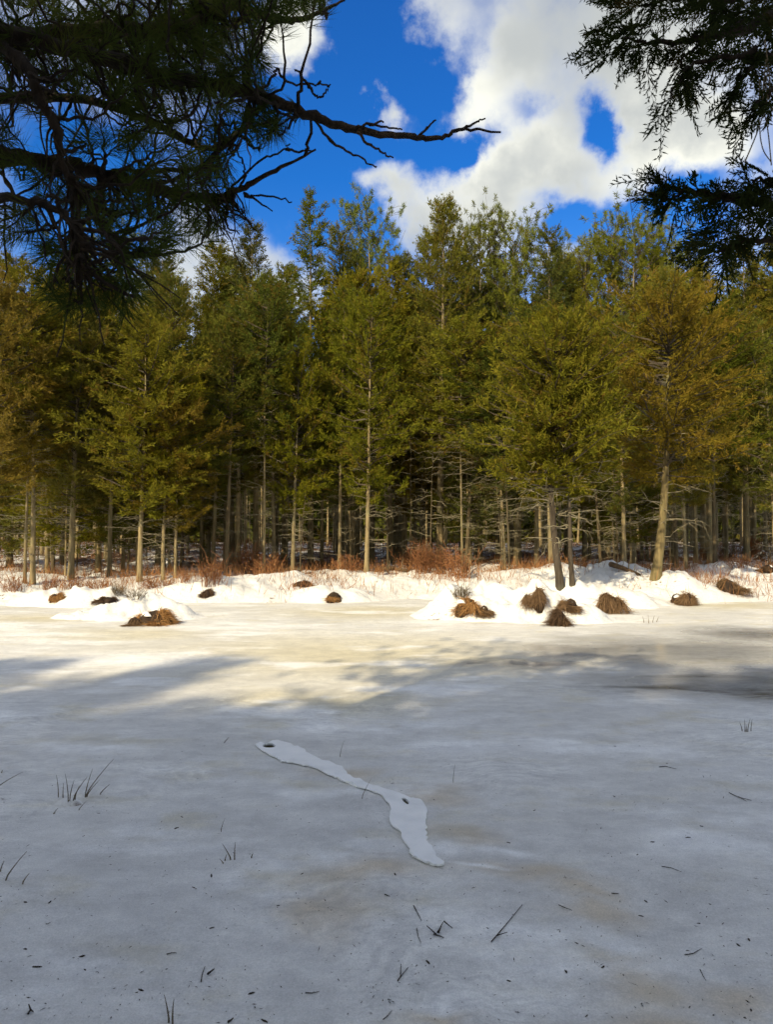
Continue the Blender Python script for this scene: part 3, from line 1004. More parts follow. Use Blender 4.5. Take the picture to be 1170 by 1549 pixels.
# ------------------------------------------------------------------ shrubs, weeds and tussocks on the bank
def shrub_mesh(rng, stems, H, spread):
    q = QB()
    for k in range(stems):
        a = rng.uniform(0, 6.28)
        r = spread * math.sqrt(rng.uniform()) * 0.55
        o = np.array([math.cos(a) * r, math.sin(a) * r, -0.05])
        h = H * rng.uniform(0.4, 1.05)
        d = np.array([math.cos(a) * spread * .5, math.sin(a) * spread * .5, 0]) * rng.uniform(0, 1) + rng.normal(size=3) * 0.08
        s = np.linspace(0, 1, 5)[:, None]
        st = o + np.array([0, 0, h]) * s + d * s ** 1.5
        st[1:] += rng.normal(size=(4, 3)) * 0.02
        q.tube(st, 0.008 * (1.1 - .7 * s[:, 0]), 3)
        for j in range(6):
            u = rng.uniform(.3, .95)
            i0 = int(u * 4)
            b0 = st[i0] + (st[i0 + 1] - st[i0]) * (u * 4 - i0)
            tip = b0 + (np.array([0, 0, .8]) + rng.normal(size=3) * .6) * h * rng.uniform(.12, .3)
            q.tube(np.array([b0, (b0 + tip) / 2 + rng.normal(size=3) * .01, tip]), [.006, .005, .003], 3)
    n = stems * 5
    p = rng.normal(size=(n, 3)) * np.array([spread * .4, spread * .4, H * .22]) + np.array([0, 0, H * .5])
    q.blades(p, rng.normal(size=(n, 3)) + np.array([0, 0, .5]), rng.uniform(.03, .08, n), .018, rng, rng.uniform(.2, 1, n))
    return q.mesh('shrub_twigs')


srng = np.random.default_rng(14)
SHR = [shrub_mesh(srng, 55, .75, .55), shrub_mesh(srng, 40, .5, .6), shrub_mesh(srng, 70, 1.25, .6), shrub_mesh(srng, 45, .38, .8)]
shrubs = [
    (640, 866, 2, .72, 'tall red twigged shrub at the foot of the slim orange cedar'), (665, 868, 2, .62, 'tall red shrub in the middle of the red thicket'),
    (692, 872, 0, 1.0, 'red shrub with orange base at the right end of the red thicket'), (618, 862, 0, .9, 'low red shrub at the left end of the red thicket'),
    (372, 866, 0, 1.1, 'rusty shrub on the bank below the pale thin cedar, left of centre'), (405, 868, 1, 1.1, 'low rusty shrub just right of the one below the pale thin cedar'),
    (318, 884, 0, .8, 'small rusty bush standing over the round dark tussock'), (75, 893, 0, .6, 'rust brown bush at the far left above the rust tussock'),
    (108, 890, 1, .9, 'low brown bush right of the far left rust bush'), (430, 862, 1, 1.2, 'spreading rusty brush below the slim tan cedar'),
    (480, 862, 3, 1.1, 'low rusty brush left of the fallen log'), (525, 862, 1, .9, 'low orange brush at the near end of the fallen log'),
    (760, 848, 3, 1.3, 'red ground brush right of the pale bare trunk'), (800, 848, 3, 1.2, 'red ground brush before the half hidden tan trunk'),
    (950, 842, 3, 1.3, 'red ground brush behind the leaning tree'), (1000, 838, 3, 1.2, 'red ground brush just right behind the leaning tree'),
    (1100, 842, 1, 1.2, 'reddish brush below the golden cedar at right'), (1140, 840, 0, 1.1, 'reddish brush close to the right edge'), (1070, 846, 1, 1, 'reddish brush at the foot of the lit trunk at right'),
    (700, 905, 0, .55, 'wiry stems sprouting from the orange tussock mound'), (180, 900, 0, .7, 'wiry dark stems left above the broad tan tussock'), (205, 905, 1, .8, 'wiry brown stems right above the broad tan tussock'),
    (20, 893, 1, .9, 'low brown bush at the left edge'), (150, 888, 3, .9, 'flat brown brush under the grey cedar pair'), (240, 888, 3, .9, 'flat brown brush under the straight pale trunked cedar'),
    (285, 880, 1, .8, 'small brown bush under the reddish small cedar'), (560, 862, 3, 1, 'flat red brush behind the fallen log'), (1120, 858, 1, .7, 'small brown bush above the right bank tussock'), (985, 862, 3, .6, 'thin dry brush left of the leaning tree foot')]
for (px, py, k, s, lab) in shrubs:
    g = G(px, py)
    s *= 1.15 if 300 < px < 1200 else .85
    e = thing('shrub', lab, 'shrub', g, 'leafless shrubs along the far bank', (0, 0, srng.uniform(0, 6.28)), (s, s, s))
    tw_ = obj('twigs', SHR[k], M_SHRUB, e, 'stuff')
    if 'wiry' in lab:
        e.scale = (s * .8, s * .8, s * .6)
        tw_.material_slots[0].link = 'OBJECT'
        tw_.material_slots[0].material = M_REED

# scattered weed stalks on the bank: nobody could count them
q = QB()
n = 26000
xx = srng.uniform(-15, 15, n)
yy = shore_y(xx) + 1.0 + srng.gamma(4.0, 1.55, n)
keep = (vnoise(xx * 0.55, yy * 0.6, 61) + 0.25 * srng.normal(size=n)) > 0.0
xx, yy = xx[keep], yy[keep]
n = len(xx)
zz = np.array(terr(xx, yy))
d = srng.normal(size=(n, 3)) * 0.4 + np.array([0, 0, 1.0])
q.blades(np.stack([xx, yy, zz - .03], 1), d, srng.uniform(.10, .62, n), srng.uniform(.007, .017, n), srng, mid=.25)
tag(obj('dry_weeds', q.mesh('dry_weeds'), M_WEED, None, 'stuff'), 'dry brown weed stalks poking through the snow of the far bank', 'weeds')


M_SNOWCAP = mat_plain('snow_cap', (.76, .76, .75), (.82, .82, .81), 9, .7)


def tussock(px, py, wpx, hpx, cola, colb, label, lean=0.0, dark=0.5):
    g = G(px, py)
    w, h = wpx / F_PX * g.y * .40, hpx / F_PX * g.y * .95
    rng = np.random.default_rng(int(px * 7 + py))
    e = thing('grass_tussock', label, 'tussock', g - Vector((0, 0, .04 + .16 * h)), 'sedge tussocks on the snowy bank')
    # peaty root mound
    q = QB()
    th = np.linspace(0, 2 * math.pi, 17)[:-1]
    zs = np.linspace(-.08, 1, 9)
    rings = []
    for zt in zs:
        rr = w * .82 * math.sqrt(max(0.0, 1 - max(zt, 0) ** 2.2)) * (1 + .18 * np.sin(th * 3 + px) + .1 * rng.normal(size=16)) + .005
        rings.append(np.stack([np.cos(th) * rr + lean * zt, np.sin(th) * rr * .85, np.full(16, zt * h * .80)], 1))
    i = np.arange(8)[:, None] * 16
    j = np.arange(16)[None, :]
    k = (j + 1) % 16
    q.add(np.concatenate(rings), np.stack([i + j, i + k, i + 16 + k, i + 16 + j], -1).reshape(-1, 4))
    obj('root_mound', q.mesh('root_mound', True), M_MUD, e)
    q = QB()
    n = 3400
    nl = rng.integers(3, 6)
    lobe = np.stack([rng.normal(0, .58 * w, nl), rng.normal(0, .4 * w, nl), h * rng.uniform(.3, .85, nl)], 1)
    li = rng.integers(0, nl, n)
    a = rng.uniform(0, 6.28, n)
    outd = np.stack([np.cos(a), np.sin(a), np.zeros(n)], 1)
    el = rng.uniform(0, 1, n)
    r0 = w * .46 * np.sqrt(el)
    base = lobe[li] * np.array([1, 1, 0]) + outd * r0[:, None] + np.stack([np.zeros(n), np.zeros(n), lobe[li, 2] * (1 - .5 * el)], 1)
    L = h * rng.uniform(.12, .68, n) ** 1.2 * (.8 + .25 * np.sin(a * 3 + px))
    comb = rng.normal(size=(nl, 3)) * np.array([.95, .95, .25])
    d0 = outd * rng.uniform(.3, 1.1, (n, 1)) + np.array([0, 0, .75]) + comb[li] + rng.normal(size=(n, 3)) * .8
    d0 /= np.linalg.norm(d0, axis=1, keepdims=True)
    pts = []
    drp = rng.uniform(.2, 2.2, (n, 1))
    zmin = h * rng.uniform(-.1, .38, n)
    for s in np.linspace(0, 1, 4):
        pp_ = base + d0 * (L * s)[:, None] + (outd * .12 - np.array([0, 0, .85])) * (L * s ** 2)[:, None] * drp
        pp_[:, 2] = np.maximum(pp_[:, 2], zmin)
        pts.append(pp_)
    side = np.cross(d0, rng.normal(size=(n, 3)))
    side /= np.linalg.norm(side, axis=1, keepdims=True)
    wd = np.array([.004, .0045, .003, .0008])
    v = np.stack([np.stack([pts[s] + side * wd[s], pts[s] - side * wd[s]], 1) for s in range(4)], 1).reshape(n, 8, 3)
    f0 = np.array([[0, 1, 3, 2], [2, 3, 5, 4], [4, 5, 7, 6]])
    q.add(v.reshape(-1, 3), (np.arange(n)[:, None, None] * 8 + f0[None]).reshape(-1, 4), np.repeat(rng.uniform(0, 1, n), 8))
    # snow caught in the crown of the tussock
    if rng.uniform() < .75:
        qs = QB()
        nn = 14
        th = np.linspace(0, 2 * math.pi, nn, endpoint=False)
        cx, cy, rr0 = rng.normal(0, .3 * w), rng.normal(.1 * w, .2 * w), w * rng.uniform(.3, .5)
        rings = []
        for f_, zt in ((1.0, .0), (.85, .35), (.5, .75), (.05, .9)):
            jj = 1 + .35 * np.sin(th * 2 + px) + .2 * np.sin(th * 5 + py) + .08 * rng.normal(size=nn)
            rings.append(np.stack([cx + np.cos(th) * rr0 * f_ * jj, cy + np.sin(th) * rr0 * f_ * jj, h * (.6 + .16 * zt) - .25 * h * (np.cos(th) * rr0 * f_ / w) ** 2], 1))
        i = np.arange(3)[:, None] * nn
        j = np.arange(nn)[None, :]
        qs.add(np.concatenate(rings), np.stack([i + j, i + (j + 1) % nn, i + nn + (j + 1) % nn, i + nn + j], -1).reshape(-1, 4))
        obj('snow_cap', qs.mesh('snow_cap', True), M_SNOWCAP, e)
    key = 'sedge_%.3f_%.3f' % (cola[0], colb[0])
    mt = bpy.data.materials.get(key) or mat_plain(key, cola, tuple(.5 * (a_ + b_) for a_, b_ in zip(cola, colb)), 5, tint=colb)
    obj('blades', q.mesh('blades'), mt, e, 'stuff')


TAN = ((.14, .055, .02), (.40, .215, .085))
BRN = ((.075, .04, .02), (.22, .135, .075))
DRK = ((.03, .018, .012), (.12, .07, .04))
tussock(236, 944, 74, 40, *TAN, 'broad tan sedge tussock on the left snow mound')
tussock(203, 946, 30, 26, *BRN, 'small brown tussock joined to the left end of the broad tan one')
tussock(708, 924, 50, 38, *TAN, 'orange tussock on its own cone of snow right of centre')
tussock(733, 926, 20, 22, *BRN, 'small dark tussock on the right flank of the orange one')
tussock(817, 914, 32, 42, *BRN, 'grey brown tussock left below the dark trunk pair')
tussock(846, 946, 36, 46, *DRK, 'dark undercut tussock hanging over the ice, nearest on the right bank')
tussock(864, 920, 28, 30, *BRN, 'small brown tussock behind the dark undercut one')
tussock(922, 926, 44, 50, *BRN, 'shaggy grey brown tussock between dark pair and leaning tree')
tussock(1025, 912, 26, 28, *TAN, 'tan tussock left half of the split one below the leaning tree')
tussock(1043, 916, 20, 36, *BRN, 'taller brown half of the split tussock right of the leaning tree')
tussock(1100, 894, 46, 34, *BRN, 'brown tussock on the right bank between split tussock and edge')
tussock(1163, 864, 26, 20, *DRK, 'dark tussock at the right edge of the photo')
tussock(505, 906, 32, 22, *TAN, 'round orange tussock alone on the middle snow bank')
tussock(313, 901, 18, 20, *DRK, 'round dark tussock under the small rusty bush')
tussock(82, 909, 24, 22, *TAN, 'rust tussock at the far left')
tussock(163, 909, 32, 14, *DRK, 'low dark peat lump left above the broad tan tussock')
tussock(455, 884, 30, 12, *DRK, 'low dark hole edged tussock left of the round orange one')

# fallen logs
def log(pts, r, label):
    q = QB()
    q.tube(np.array(pts), r, 9)
    e = thing('fallen_log', label, 'log', tuple(pts[0]))
    o = obj('stem', q.mesh('stem', True), M_LOG, e)
    o.matrix_parent_inverse = Matrix.Translation(Vector(pts[0])).inverted()
    for i in range(4):
        q = QB()
        u = .2 + i * .2
        p0 = np.array(pts[0]) * (1 - u) + np.array(pts[-1]) * u
        q.tube(np.array([p0, p0 + [.03, -.03, .12], p0 + [.07, -.02, .28 + .05 * i]]), [.018, .012, .005], 4)
        o = obj('branch_stub', q.mesh('branch_stub'), M_TWIG, e)
        o.matrix_parent_inverse = Matrix.Translation(Vector(pts[0])).inverted()


a, b_ = G(570, 864), G(617, 866)
log([(a.x, a.y, a.z + .08), ((a.x + b_.x) / 2, (a.y + b_.y) / 2, (a.z + b_.z) / 2 + .12), (b_.x, b_.y, b_.z + .05)], [.07, .065, .05], 'dark fallen log on the snow left of the red thicket')
a, b_ = G(925, 860), G(968, 872)
log([(a.x, a.y, a.z + .12), ((a.x + b_.x) / 2, (a.y + b_.y) / 2, (a.z + b_.z) / 2 + .10), (b_.x, b_.y, b_.z + .03)], [.08, .06, .05], 'dark fallen log on the snow left of the leaning tree')

# ------------------------------------------------------------------ refrozen ribbon on the ice
RIB = [(385, 1131), (395, 1126), (420, 1123), (440, 1128), (455, 1134), (468, 1143), (490, 1153), (518, 1163), (526, 1174), (537, 1181), (560, 1189), (580, 1195), (600, 1203), (612, 1207),
       (625, 1211), (640, 1216), (646, 1226), (646, 1240), (644, 1250), (647, 1265), (646, 1277), (655, 1290), (660, 1302), (672, 1310), (668, 1315), (655, 1314), (640, 1308), (624, 1300),
       (621, 1288), (610, 1277), (607, 1262), (596, 1254), (590, 1244), (590, 1232), (590, 1218), (578, 1206), (560, 1198), (540, 1192), (517, 1183), (503, 1177), (480, 1166), (460, 1160),
       (440, 1157), (425, 1156), (420, 1150), (402, 1141)]


def wiggle(poly, rng, amp):
    outp = []
    for i in range(len(poly)):
        a, b = np.array(poly[i], float), np.array(poly[(i + 1) % len(poly)], float)
        for s in (0, .33, .66):
            outp.append(a + (b - a) * s + rng.normal(size=2) * amp * (1 if s else .5))
    return outp


def slab(poly_px, holes_px, h0, h1, name, mat, parent, rng):
    import bmesh
    bm = bmesh.new()
    loops = []
    for poly in [poly_px] + holes_px:
        vs = []
        for (px, py) in poly:
            x, y = flat(px, py)
            vs.append(bm.verts.new((x, y, 0)))
        es = [bm.edges.new((vs[i], vs[(i + 1) % len(vs)])) for i in range(len(vs))]
        loops += es
    bmesh.ops.triangle_fill(bm, use_beauty=True, use_dissolve=False, edges=loops)
    ret = bmesh.ops.extrude_face_region(bm, geom=bm.faces[:])
    top = [v for v in ret['geom'] if isinstance(v, bmesh.types.BMVert)]
    ts = set(top)
    for v in bm.verts:
        v.co.z = float(ice(v.co.x, v.co.y)) + (h1 if v in ts else h0)
    bmesh.ops.recalc_face_normals(bm, faces=bm.faces[:])
    sharp = [e for e in bm.edges if len(e.link_faces) == 2 and e.calc_face_angle(0) > 1.0 and e.verts[0] in ts and e.verts[1] in ts]
    bmesh.ops.bevel(bm, geom=sharp, offset=0.006, segments=2, affect='EDGES', profile=.6, clamp_overlap=True)
    me = bpy.data.meshes.new(name)
    bm.to_mesh(me)
    bm.free()
    return obj(name, me, mat, parent)


m, t, p = new_mat('refrozen_ice')
tc = t.nodes.new('ShaderNodeTexCoord').outputs['Object']
n1 = noise(t, 5.5, 7, .65, vec=tc)
lk(t, ramp(t, n1, [(0.32, (0.80, 0.82, 0.83)), (0.5, (0.90, 0.915, 0.92)), (0.66, (0.96, 0.965, 0.965))]), p.inputs['Base Color'])
p.inputs['Roughness'].default_value = 0.35
bump(t, p, noise(t, 22, 6, .7, vec=tc), 0.5, 0.008)
M_RIB = m
m, t, p = new_mat('dark_water')
lk(t, ramp(t, noise(t, 20, 3), [(0.3, (0.006, 0.006, 0.006)), (0.7, (0.02, 0.018, 0.014))]), p.inputs['Base Color'])
p.inputs['Roughness'].default_value = 0.08
M_WATER = m
rrng = np.random.default_rng(3)


def ell(px, py, a, b, rot=0, n=18):
    th = np.linspace(0, 2 * math.pi, n, endpoint=False)
    x, y = a * np.cos(th) * (1 + .12 * np.sin(3 * th)), b * np.sin(th) * (1 + .1 * np.cos(2 * th))
    return [(px + u * math.cos(rot) - v * math.sin(rot), py + u * math.sin(rot) + v * math.cos(rot)) for u, v in zip(x, y)]


h1_, h2_ = ell(407, 1131.5, 9.5, 4), ell(614, 1216, 6.5, 3.2, .75)
e = thing('refrozen_melt_channel', 'raised pale ribbon of refrozen meltwater snaking across the near ice', 'ice ribbon', (*flat(530, 1190), 0.0))
WR = wiggle(RIB, rrng, 1.2)
r1 = slab(WR, [h1_, h2_], 0.006, 0.016, 'ice_crust', M_RIB, e, rrng)
WI = []
for i_ in range(len(WR)):
    tn = np.array(WR[(i_ + 2) % len(WR)]) - np.array(WR[i_ - 2])
    tn = tn / (np.linalg.norm(tn) + 1e-6)
    WI.append(np.array(WR[i_]) + np.array([-tn[1], tn[0]]) * np.array([2.6, 1.6]))
r2 = slab(WI[::3], [ell(407, 1131.5, 9.7, 4.2), ell(614, 1216, 6.7, 3.4, .75)], -0.012, 0.0065, 'ice_foot', M_RIB, e, rrng)
inv = Matrix.Translation(e.location).inverted()
r1.matrix_parent_inverse = inv
r2.matrix_parent_inverse = inv
for hh in (ell(407, 1131.5, 9.2, 3.8), ell(614, 1216, 6.3, 3.0, .75)):
    o = slab(hh, [], 0.0, 0.005, 'water_hole', M_WATER, e, rrng)
    o.matrix_parent_inverse = inv

# ------------------------------------------------------------------ things lying on and poking out of the ice
def reed_tuft(label, blades, name='reed_tuft', r=.0035, back=0.25):
    """blades: (foot px, foot py, tip px, tip py)"""
    g0 = G(blades[0][0], blades[0][1])
    e = thing(name, label, 'reeds', g0, 'dry reed tufts frozen into the pond')
    rng = np.random.default_rng(int(blades[0][0] * 3 + blades[0][1]))
    for (fx, fy, tx, ty) in blades:
        g = np.array(G(fx, fy))
        tip = D(tx, ty, g[1] + rng.uniform(-.1, back) * .3)
        s = np.linspace(0, 1, 7)[:, None]
        pth = g + (tip - g) * s + np.array([(1 if tx > fx else -1) * -.04, 0, .03]) * (s * (1 - s)) * 2.2 * np.linalg.norm(tip - g)
        pth[0, 2] -= .02
        q = QB()
        q.tube(pth - np.array(g0), r * (1.05 - .8 * s[:, 0]), 4)
        obj('stalk', q.mesh('stalk'), M_REED, e)


reed_tuft('tuft of long dry reeds on the little snow mound at left', [(103, 1210, 98, 1170), (105, 1209, 112, 1180), (110, 1208, 132, 1175), (127, 1206, 172, 1148), (128, 1206, 140, 1163), (130, 1205, 150, 1180), (88, 1206, 85, 1172), (150, 1202, 166, 1186), (118, 1226, 130, 1212), (80, 1232, 88, 1222), (113, 1207, 120, 1188), (95, 1207, 96, 1185)])
reed_tuft('short pair of reeds with a dark root left of the refrozen ribbon', [(350, 1301, 336, 1276), (355, 1301, 356, 1274), (340, 1303, 343, 1292), (338, 1306, 332, 1299), (380, 1298, 383, 1290)])
reed_tuft('sparse reeds leaning at the left edge of the ice', [(6, 1332, 40, 1288), (0, 1318, 6, 1302), (33, 1337, 44, 1321)])
reed_tuft('two thin reeds at the bottom left of the ice', [(256, 1549, 248, 1504), (261, 1549, 263, 1511)])
reed_tuft('small upright reed tuft at right in front of the dark wet ice', [(1124, 1106, 1120, 1092), (1128, 1107, 1127, 1088), (1132, 1107, 1136, 1087), (1137, 1106, 1139, 1088), (1130, 1107, 1131, 1096)], r=.004)
reed_tuft('slanted reed stem crossing the left edge of the photo', [(-8, 1193, 34, 1168), (2, 1170, 4, 1164)])
reed_tuft('tiny grass tuft on the ice edge below the leaning tree', [(975, 942, 973, 932), (982, 943, 981, 930), (988, 942, 991, 931), (994, 941, 998, 932)], r=.006)
reed_tuft('single thin reed above the middle of the refrozen ribbon', [(514, 1145, 521, 1120)], r=.002)
reed_tuft('single thin reed right of the refrozen ribbon neck', [(686, 1184, 689, 1156)], r=.002)
reed_tuft('single thin reed leaning over the refrozen ribbon neck', [(547, 1208, 563, 1176)], r=.002)
reed_tuft('small curved reed stem alone on the ice left of centre', [(334, 1258, 340, 1238)], r=.002)


def twig(label, segs, r=.003, name='fallen_twig'):
    g0 = G(*segs[0][0])
    e = thing(name, label, 'twig', g0, 'twigs fallen on the ice')
    for k, sg in enumerate(segs):
        pts = []
        for (px, py) in sg:
            x, y = flat(px, py, .004)
            pts.append((x - g0.x, y - g0.y, float(ice(x, y)) + r * 1.3 - g0.z + .003 * k))
        pts = np.array(pts)
        fin = np.concatenate([pts[i] + (pts[i + 1] - pts[i]) * np.linspace(0, 1, 4)[:-1, None] for i in range(len(pts) - 1)] + [pts[-1:]])
        q = QB()
        q.tube(fin, np.linspace(r, r * .5, len(fin)) * .75, 5)
        obj('stem' if k == 0 else 'side_twig', q.mesh('stem'), M_DEBRIS, e)


twig('long straight twig with a fork lying below the refrozen ribbon', [[(744, 1426), (765, 1402), (791, 1371)], [(752, 1418), (768, 1413)]], .0034)
twig('short thick twig above the dark twig knot', [[(626, 1374), (632, 1385), (638, 1397)]], .0032)
twig('short curved twig left of the dark twig knot', [[(631, 1408), (633, 1420), (637, 1429)]], .0026)
twig('dark knot of crossed twigs in the near middle of the ice', [[(656, 1417), (664, 1419), (672, 1422)], [(664, 1416), (668, 1405), (671, 1400)], [(660, 1419), (646, 1407)], [(662, 1418), (666, 1411)], [(672, 1402), (685, 1412)]], .0042)
twig('small V shaped twig below the dark twig knot', [[(602, 1487), (609, 1478), (618, 1467)], [(606, 1482), (607, 1463)]], .0032)
twig('short flat twig left of the V shaped twig', [[(462, 1504), (472, 1505), (483, 1503)]], .0028)
twig('thin twig at the bottom middle of the ice', [[(580, 1546), (587, 1540), (593, 1532)]], .0026)
twig('bent twig at right middle of the ice', [[(998, 1162), (1008, 1161), (1024, 1165)]], .004)
twig('forked twig close to the right edge of the ice', [[(1104, 1200), (1118, 1207), (1138, 1212)], [(1118, 1207), (1130, 1214)]], .0036)
twig('smooth arched twig in the right half of the ice', [[(1002, 1312), (1016, 1314), (1032, 1320)]], .003)
twig('kinked twig beside a dark chip at lower right', [[(1037, 1446), (1050, 1444), (1062, 1437)]], .003)
twig('thin steep twig at lower right below the kinked one', [[(1060, 1468), (1064, 1477), (1069, 1485)]], .0022)
twig('short broken twig right of the long straight twig', [[(846, 1370), (854, 1373)], [(850, 1373), (866, 1379)]], .0028)
twig('small twig with thick end right of centre', [[(926, 1352), (937, 1353)]], .0036)
twig('upright thin twig at lower left beside a thick chip', [[(304, 1486), (306, 1474), (310, 1463)]], .0028)
twig('thick dark chip like twig at lower left', [[(314, 1476), (319, 1472), (324, 1468)]], .006)
twig('small dark curved twig left of the bottom middle', [[(345, 1549), (350, 1546), (353, 1543)]], .006)
twig('short twig stub at lower left middle of the ice', [[(252, 1445), (260, 1443), (267, 1443)]], .0032)
twig('dark crossed twig bits in the bottom left corner', [[(42, 1537), (46, 1531), (50, 1534)], [(46, 1533), (43, 1524)]], .005)
twig('short twig left of the refrozen ribbon head', [[(339, 1125), (346, 1117)]], .003)
twig('two piece twig below the ribbon tail', [[(582, 1357), (590, 1360)]], .0036)

# bark and cone chips big enough to see one by one
ch = []
crng = np.random.default_rng(8)
for k in range(5):
    q = QB()
    th = np.linspace(0, 2 * math.pi, 9)[:-1]
    rr = []
    for zt, sc in ((-.3, .8), (.15, 1.0), (.55, .75), (.8, .1)):
        w = sc * (1 + .25 * crng.normal(size=8))
        rr.append(np.stack([np.cos(th) * w, np.sin(th) * w * .5, np.full(8, zt * .45)], 1))
    i = np.arange(3)[:, None] * 8
    j = np.arange(8)[None, :]
    q.add(np.concatenate(rr), np.stack([i + j, i + (j + 1) % 8, i + 8 + (j + 1) % 8, i + 8 + j], -1).reshape(-1, 4))
    ch.append(q.mesh('chip'))
CH = [(250, 1173), (126, 1265), (166, 1296), (167, 1308), (72, 1317), (293, 1343), (320, 1404), (266, 1380), (213, 1498), (128, 1467), (56, 1463), (38, 1436), (124, 1447), (15, 1208), (140, 1220), (275, 1236), (267, 1253),
      (320, 1325), (326, 1314), (38, 1365), (75, 1365), (380, 1503), (400, 1545), (455, 1239), (448, 1263), (538, 1335), (590, 1183), (594, 1185), (657, 1210), (681, 1255), (764, 1348), (770, 1484), (684, 1312), (598, 1323),
      (713, 1318), (421, 1370), (457, 1322), (648, 1456), (664, 1432), (738, 1404), (770, 1275), (809, 1226), (904, 1247), (926, 1296), (965, 1293), (988, 1274), (1042, 1267), (1004, 1215), (1010, 1155), (791, 1313), (967, 1317),
      (971, 1386), (978, 1364), (857, 1422), (857, 1470), (913, 1463), (944, 1475), (1000, 1450), (1041, 1438), (1070, 1387), (1075, 1368), (1060, 1381), (1163, 1375), (1134, 1422), (1118, 1430), (990, 1493), (888, 1537), (1080, 1536),
      (1128, 1540), (1137, 1528), (930, 1205), (931, 1129), (828, 1139), (873, 1427), (1058, 1397), (1062, 1250), (1132, 1173)]
for k, (px, py) in enumerate(CH):
    g = G(px, py)
    s = .0035 + .0075 * crng.uniform() ** 1.8
    o = obj('bark_chip', ch[k % 5], M_DEBRIS)
    o.location, o.rotation_euler, o.scale = g + Vector((0, 0, s * .1)), (0, 0, crng.uniform(0, 6.28)), (s * crng.uniform(.9, 1.8), s, s)
    tag(o, 'tiny dark bark chip %s the refrozen ribbon, %s' % ('left of' if px < 530 else 'right of', 'close to the bottom edge' if py > 1400 else 'level with its tail' if py > 1250 else 'level with its head'), 'bark chip', 'bark chips scattered on the near ice')

q = QB()
n = 1100
pp, dd = [], []
for k in range(n):
    px, py = crng.uniform(-60, 1230), 1549 - 460 * crng.uniform() ** 1.1
    x, y = flat(px, py)
    pp.append((x, y, surf(x, y) + .003))
    dd.append((crng.normal(), crng.normal(), .1 * crng.normal()))
up = np.tile(np.array([[0, 0, 1.0]]), (n, 1)) + crng.normal(size=(n, 3)) * .2
q.blades(np.array(pp), np.array(dd), crng.gamma(2, .0048, n) + .003, crng.uniform(.0018, .005, n), crng, up=up)
tag(obj('needle_litter', q.mesh('needle_litter'), M_DEBRIS, None, 'stuff'), 'tiny needles and specks strewn over the near ice', 'litter')

# ------------------------------------------------------------------ the near pine whose boughs hang in from the left
prng = np.random.default_rng(21)
PT = np.array([-3.5, 1.9])                                  # its trunk stands just outside the picture
pbase = Vector((PT[0], PT[1], float(max(terr(*PT), ice(*PT))) - .05))
pine = thing('near_pine_tree', 'dark pine whose needled boughs hang in at the upper left', 'tree', pbase)
pinv = Matrix.Translation(pbase).inverted()


def padd(name, q, mat, parent=pine, kind=None, smooth=False, inv=pinv):
    o = obj(name, q.mesh(name, smooth), mat, parent, kind)
    if parent is not None and parent.parent is None:
        o.matrix_parent_inverse = inv
    return o


zz = np.linspace(-.1, 5.0, 24)
tp = np.stack([PT[0] + .06 * np.sin(zz * .9), PT[1] + .05 * np.sin(zz * .7 + 1), zz + pbase.z], 1)
q = QB()
q.tube(tp, .19 * (1 - zz / 5.6) + .02, 12)
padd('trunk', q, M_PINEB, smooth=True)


def spline(pts, n=8):
    pts = np.array(pts, float)
    o = []
    P = np.vstack([2 * pts[0] - pts[1], pts, 2 * pts[-1] - pts[-2]])
    for i in range(1, len(P) - 2):
        for s in np.linspace(0, 1, n, endpoint=False):
            a, b, c_, d_ = P[i - 1], P[i], P[i + 1], P[i + 2]
            o.append(.5 * ((2 * b) + (c_ - a) * s + (2 * a - 5 * b + 4 * c_ - d_) * s ** 2 + (3 * b - a - 3 * c_ + d_) * s ** 3))
    o.append(pts[-1])
    return np.array(o)


# boughs: (pixel, pixel, metres ahead) from the trunk outwards, first and last radius
BOUGHS = [
    ([(-340, 120, 3.3), (-120, 70, 3.3), (0, 62, 3.3), (120, 48, 3.35), (230, 45, 3.4), (310, 32, 3.5), (365, -5, 3.6), (410, -60, 3.7)], .050, .020, 'top bough'),
    ([(-300, 20, 3.2), (-60, 40, 3.1), (110, 75, 3.1), (240, 110, 3.15), (330, 132, 3.2), (405, 150, 3.25), (475, 178, 3.3), (540, 197, 3.35), (610, 206, 3.35), (665, 208, 3.4), (700, 196, 3.4), (758, 200, 3.45)], .040, .0045, 'long bare tipped bough'),
    ([(-320, 260, 3.35), (-80, 232, 3.5), (60, 243, 3.6), (150, 262, 3.7), (250, 290, 3.7), (330, 300, 3.7), (360, 287, 3.65), (410, 262, 3.6), (478, 226, 3.6)], .050, .005, 'middle bough'),
    ([(-60, 30, 3.2), (30, 90, 3.0), (60, 150, 2.95), (85, 200, 2.95), (100, 262, 3.0), (150, 330, 3.05), (180, 400, 3.1)], .030, .007, 'hanging bough'),
    ([(-100, 300, 3.0), (20, 300, 2.8), (90, 320, 2.75), (120, 370, 2.7), (122, 425, 2.7)], .022, .006, 'lower hanging bough'),
    ([(-330, -120, 3.4), (-60, -40, 3.8), (180, -30, 4.0), (330, 0, 4.1), (420, 30, 4.1), (470, 25, 4.1), (522, 0, 4.1)], .05, .006, 'high bough'),
    ([(-330, 190, 3.3), (-60, 150, 3.9), (110, 150, 4.2), (220, 180, 4.3), (310, 225, 4.3), (370, 195, 4.2), (425, 180, 4.2)], .035, .007, 'rear bough'),
    ([(150, 262, 3.7), (200, 258, 3.6), (285, 257, 3.5), (330, 230, 3.45), (370, 195, 3.45)], .014, .007, 'forked bough'),
]
limb_pts = []
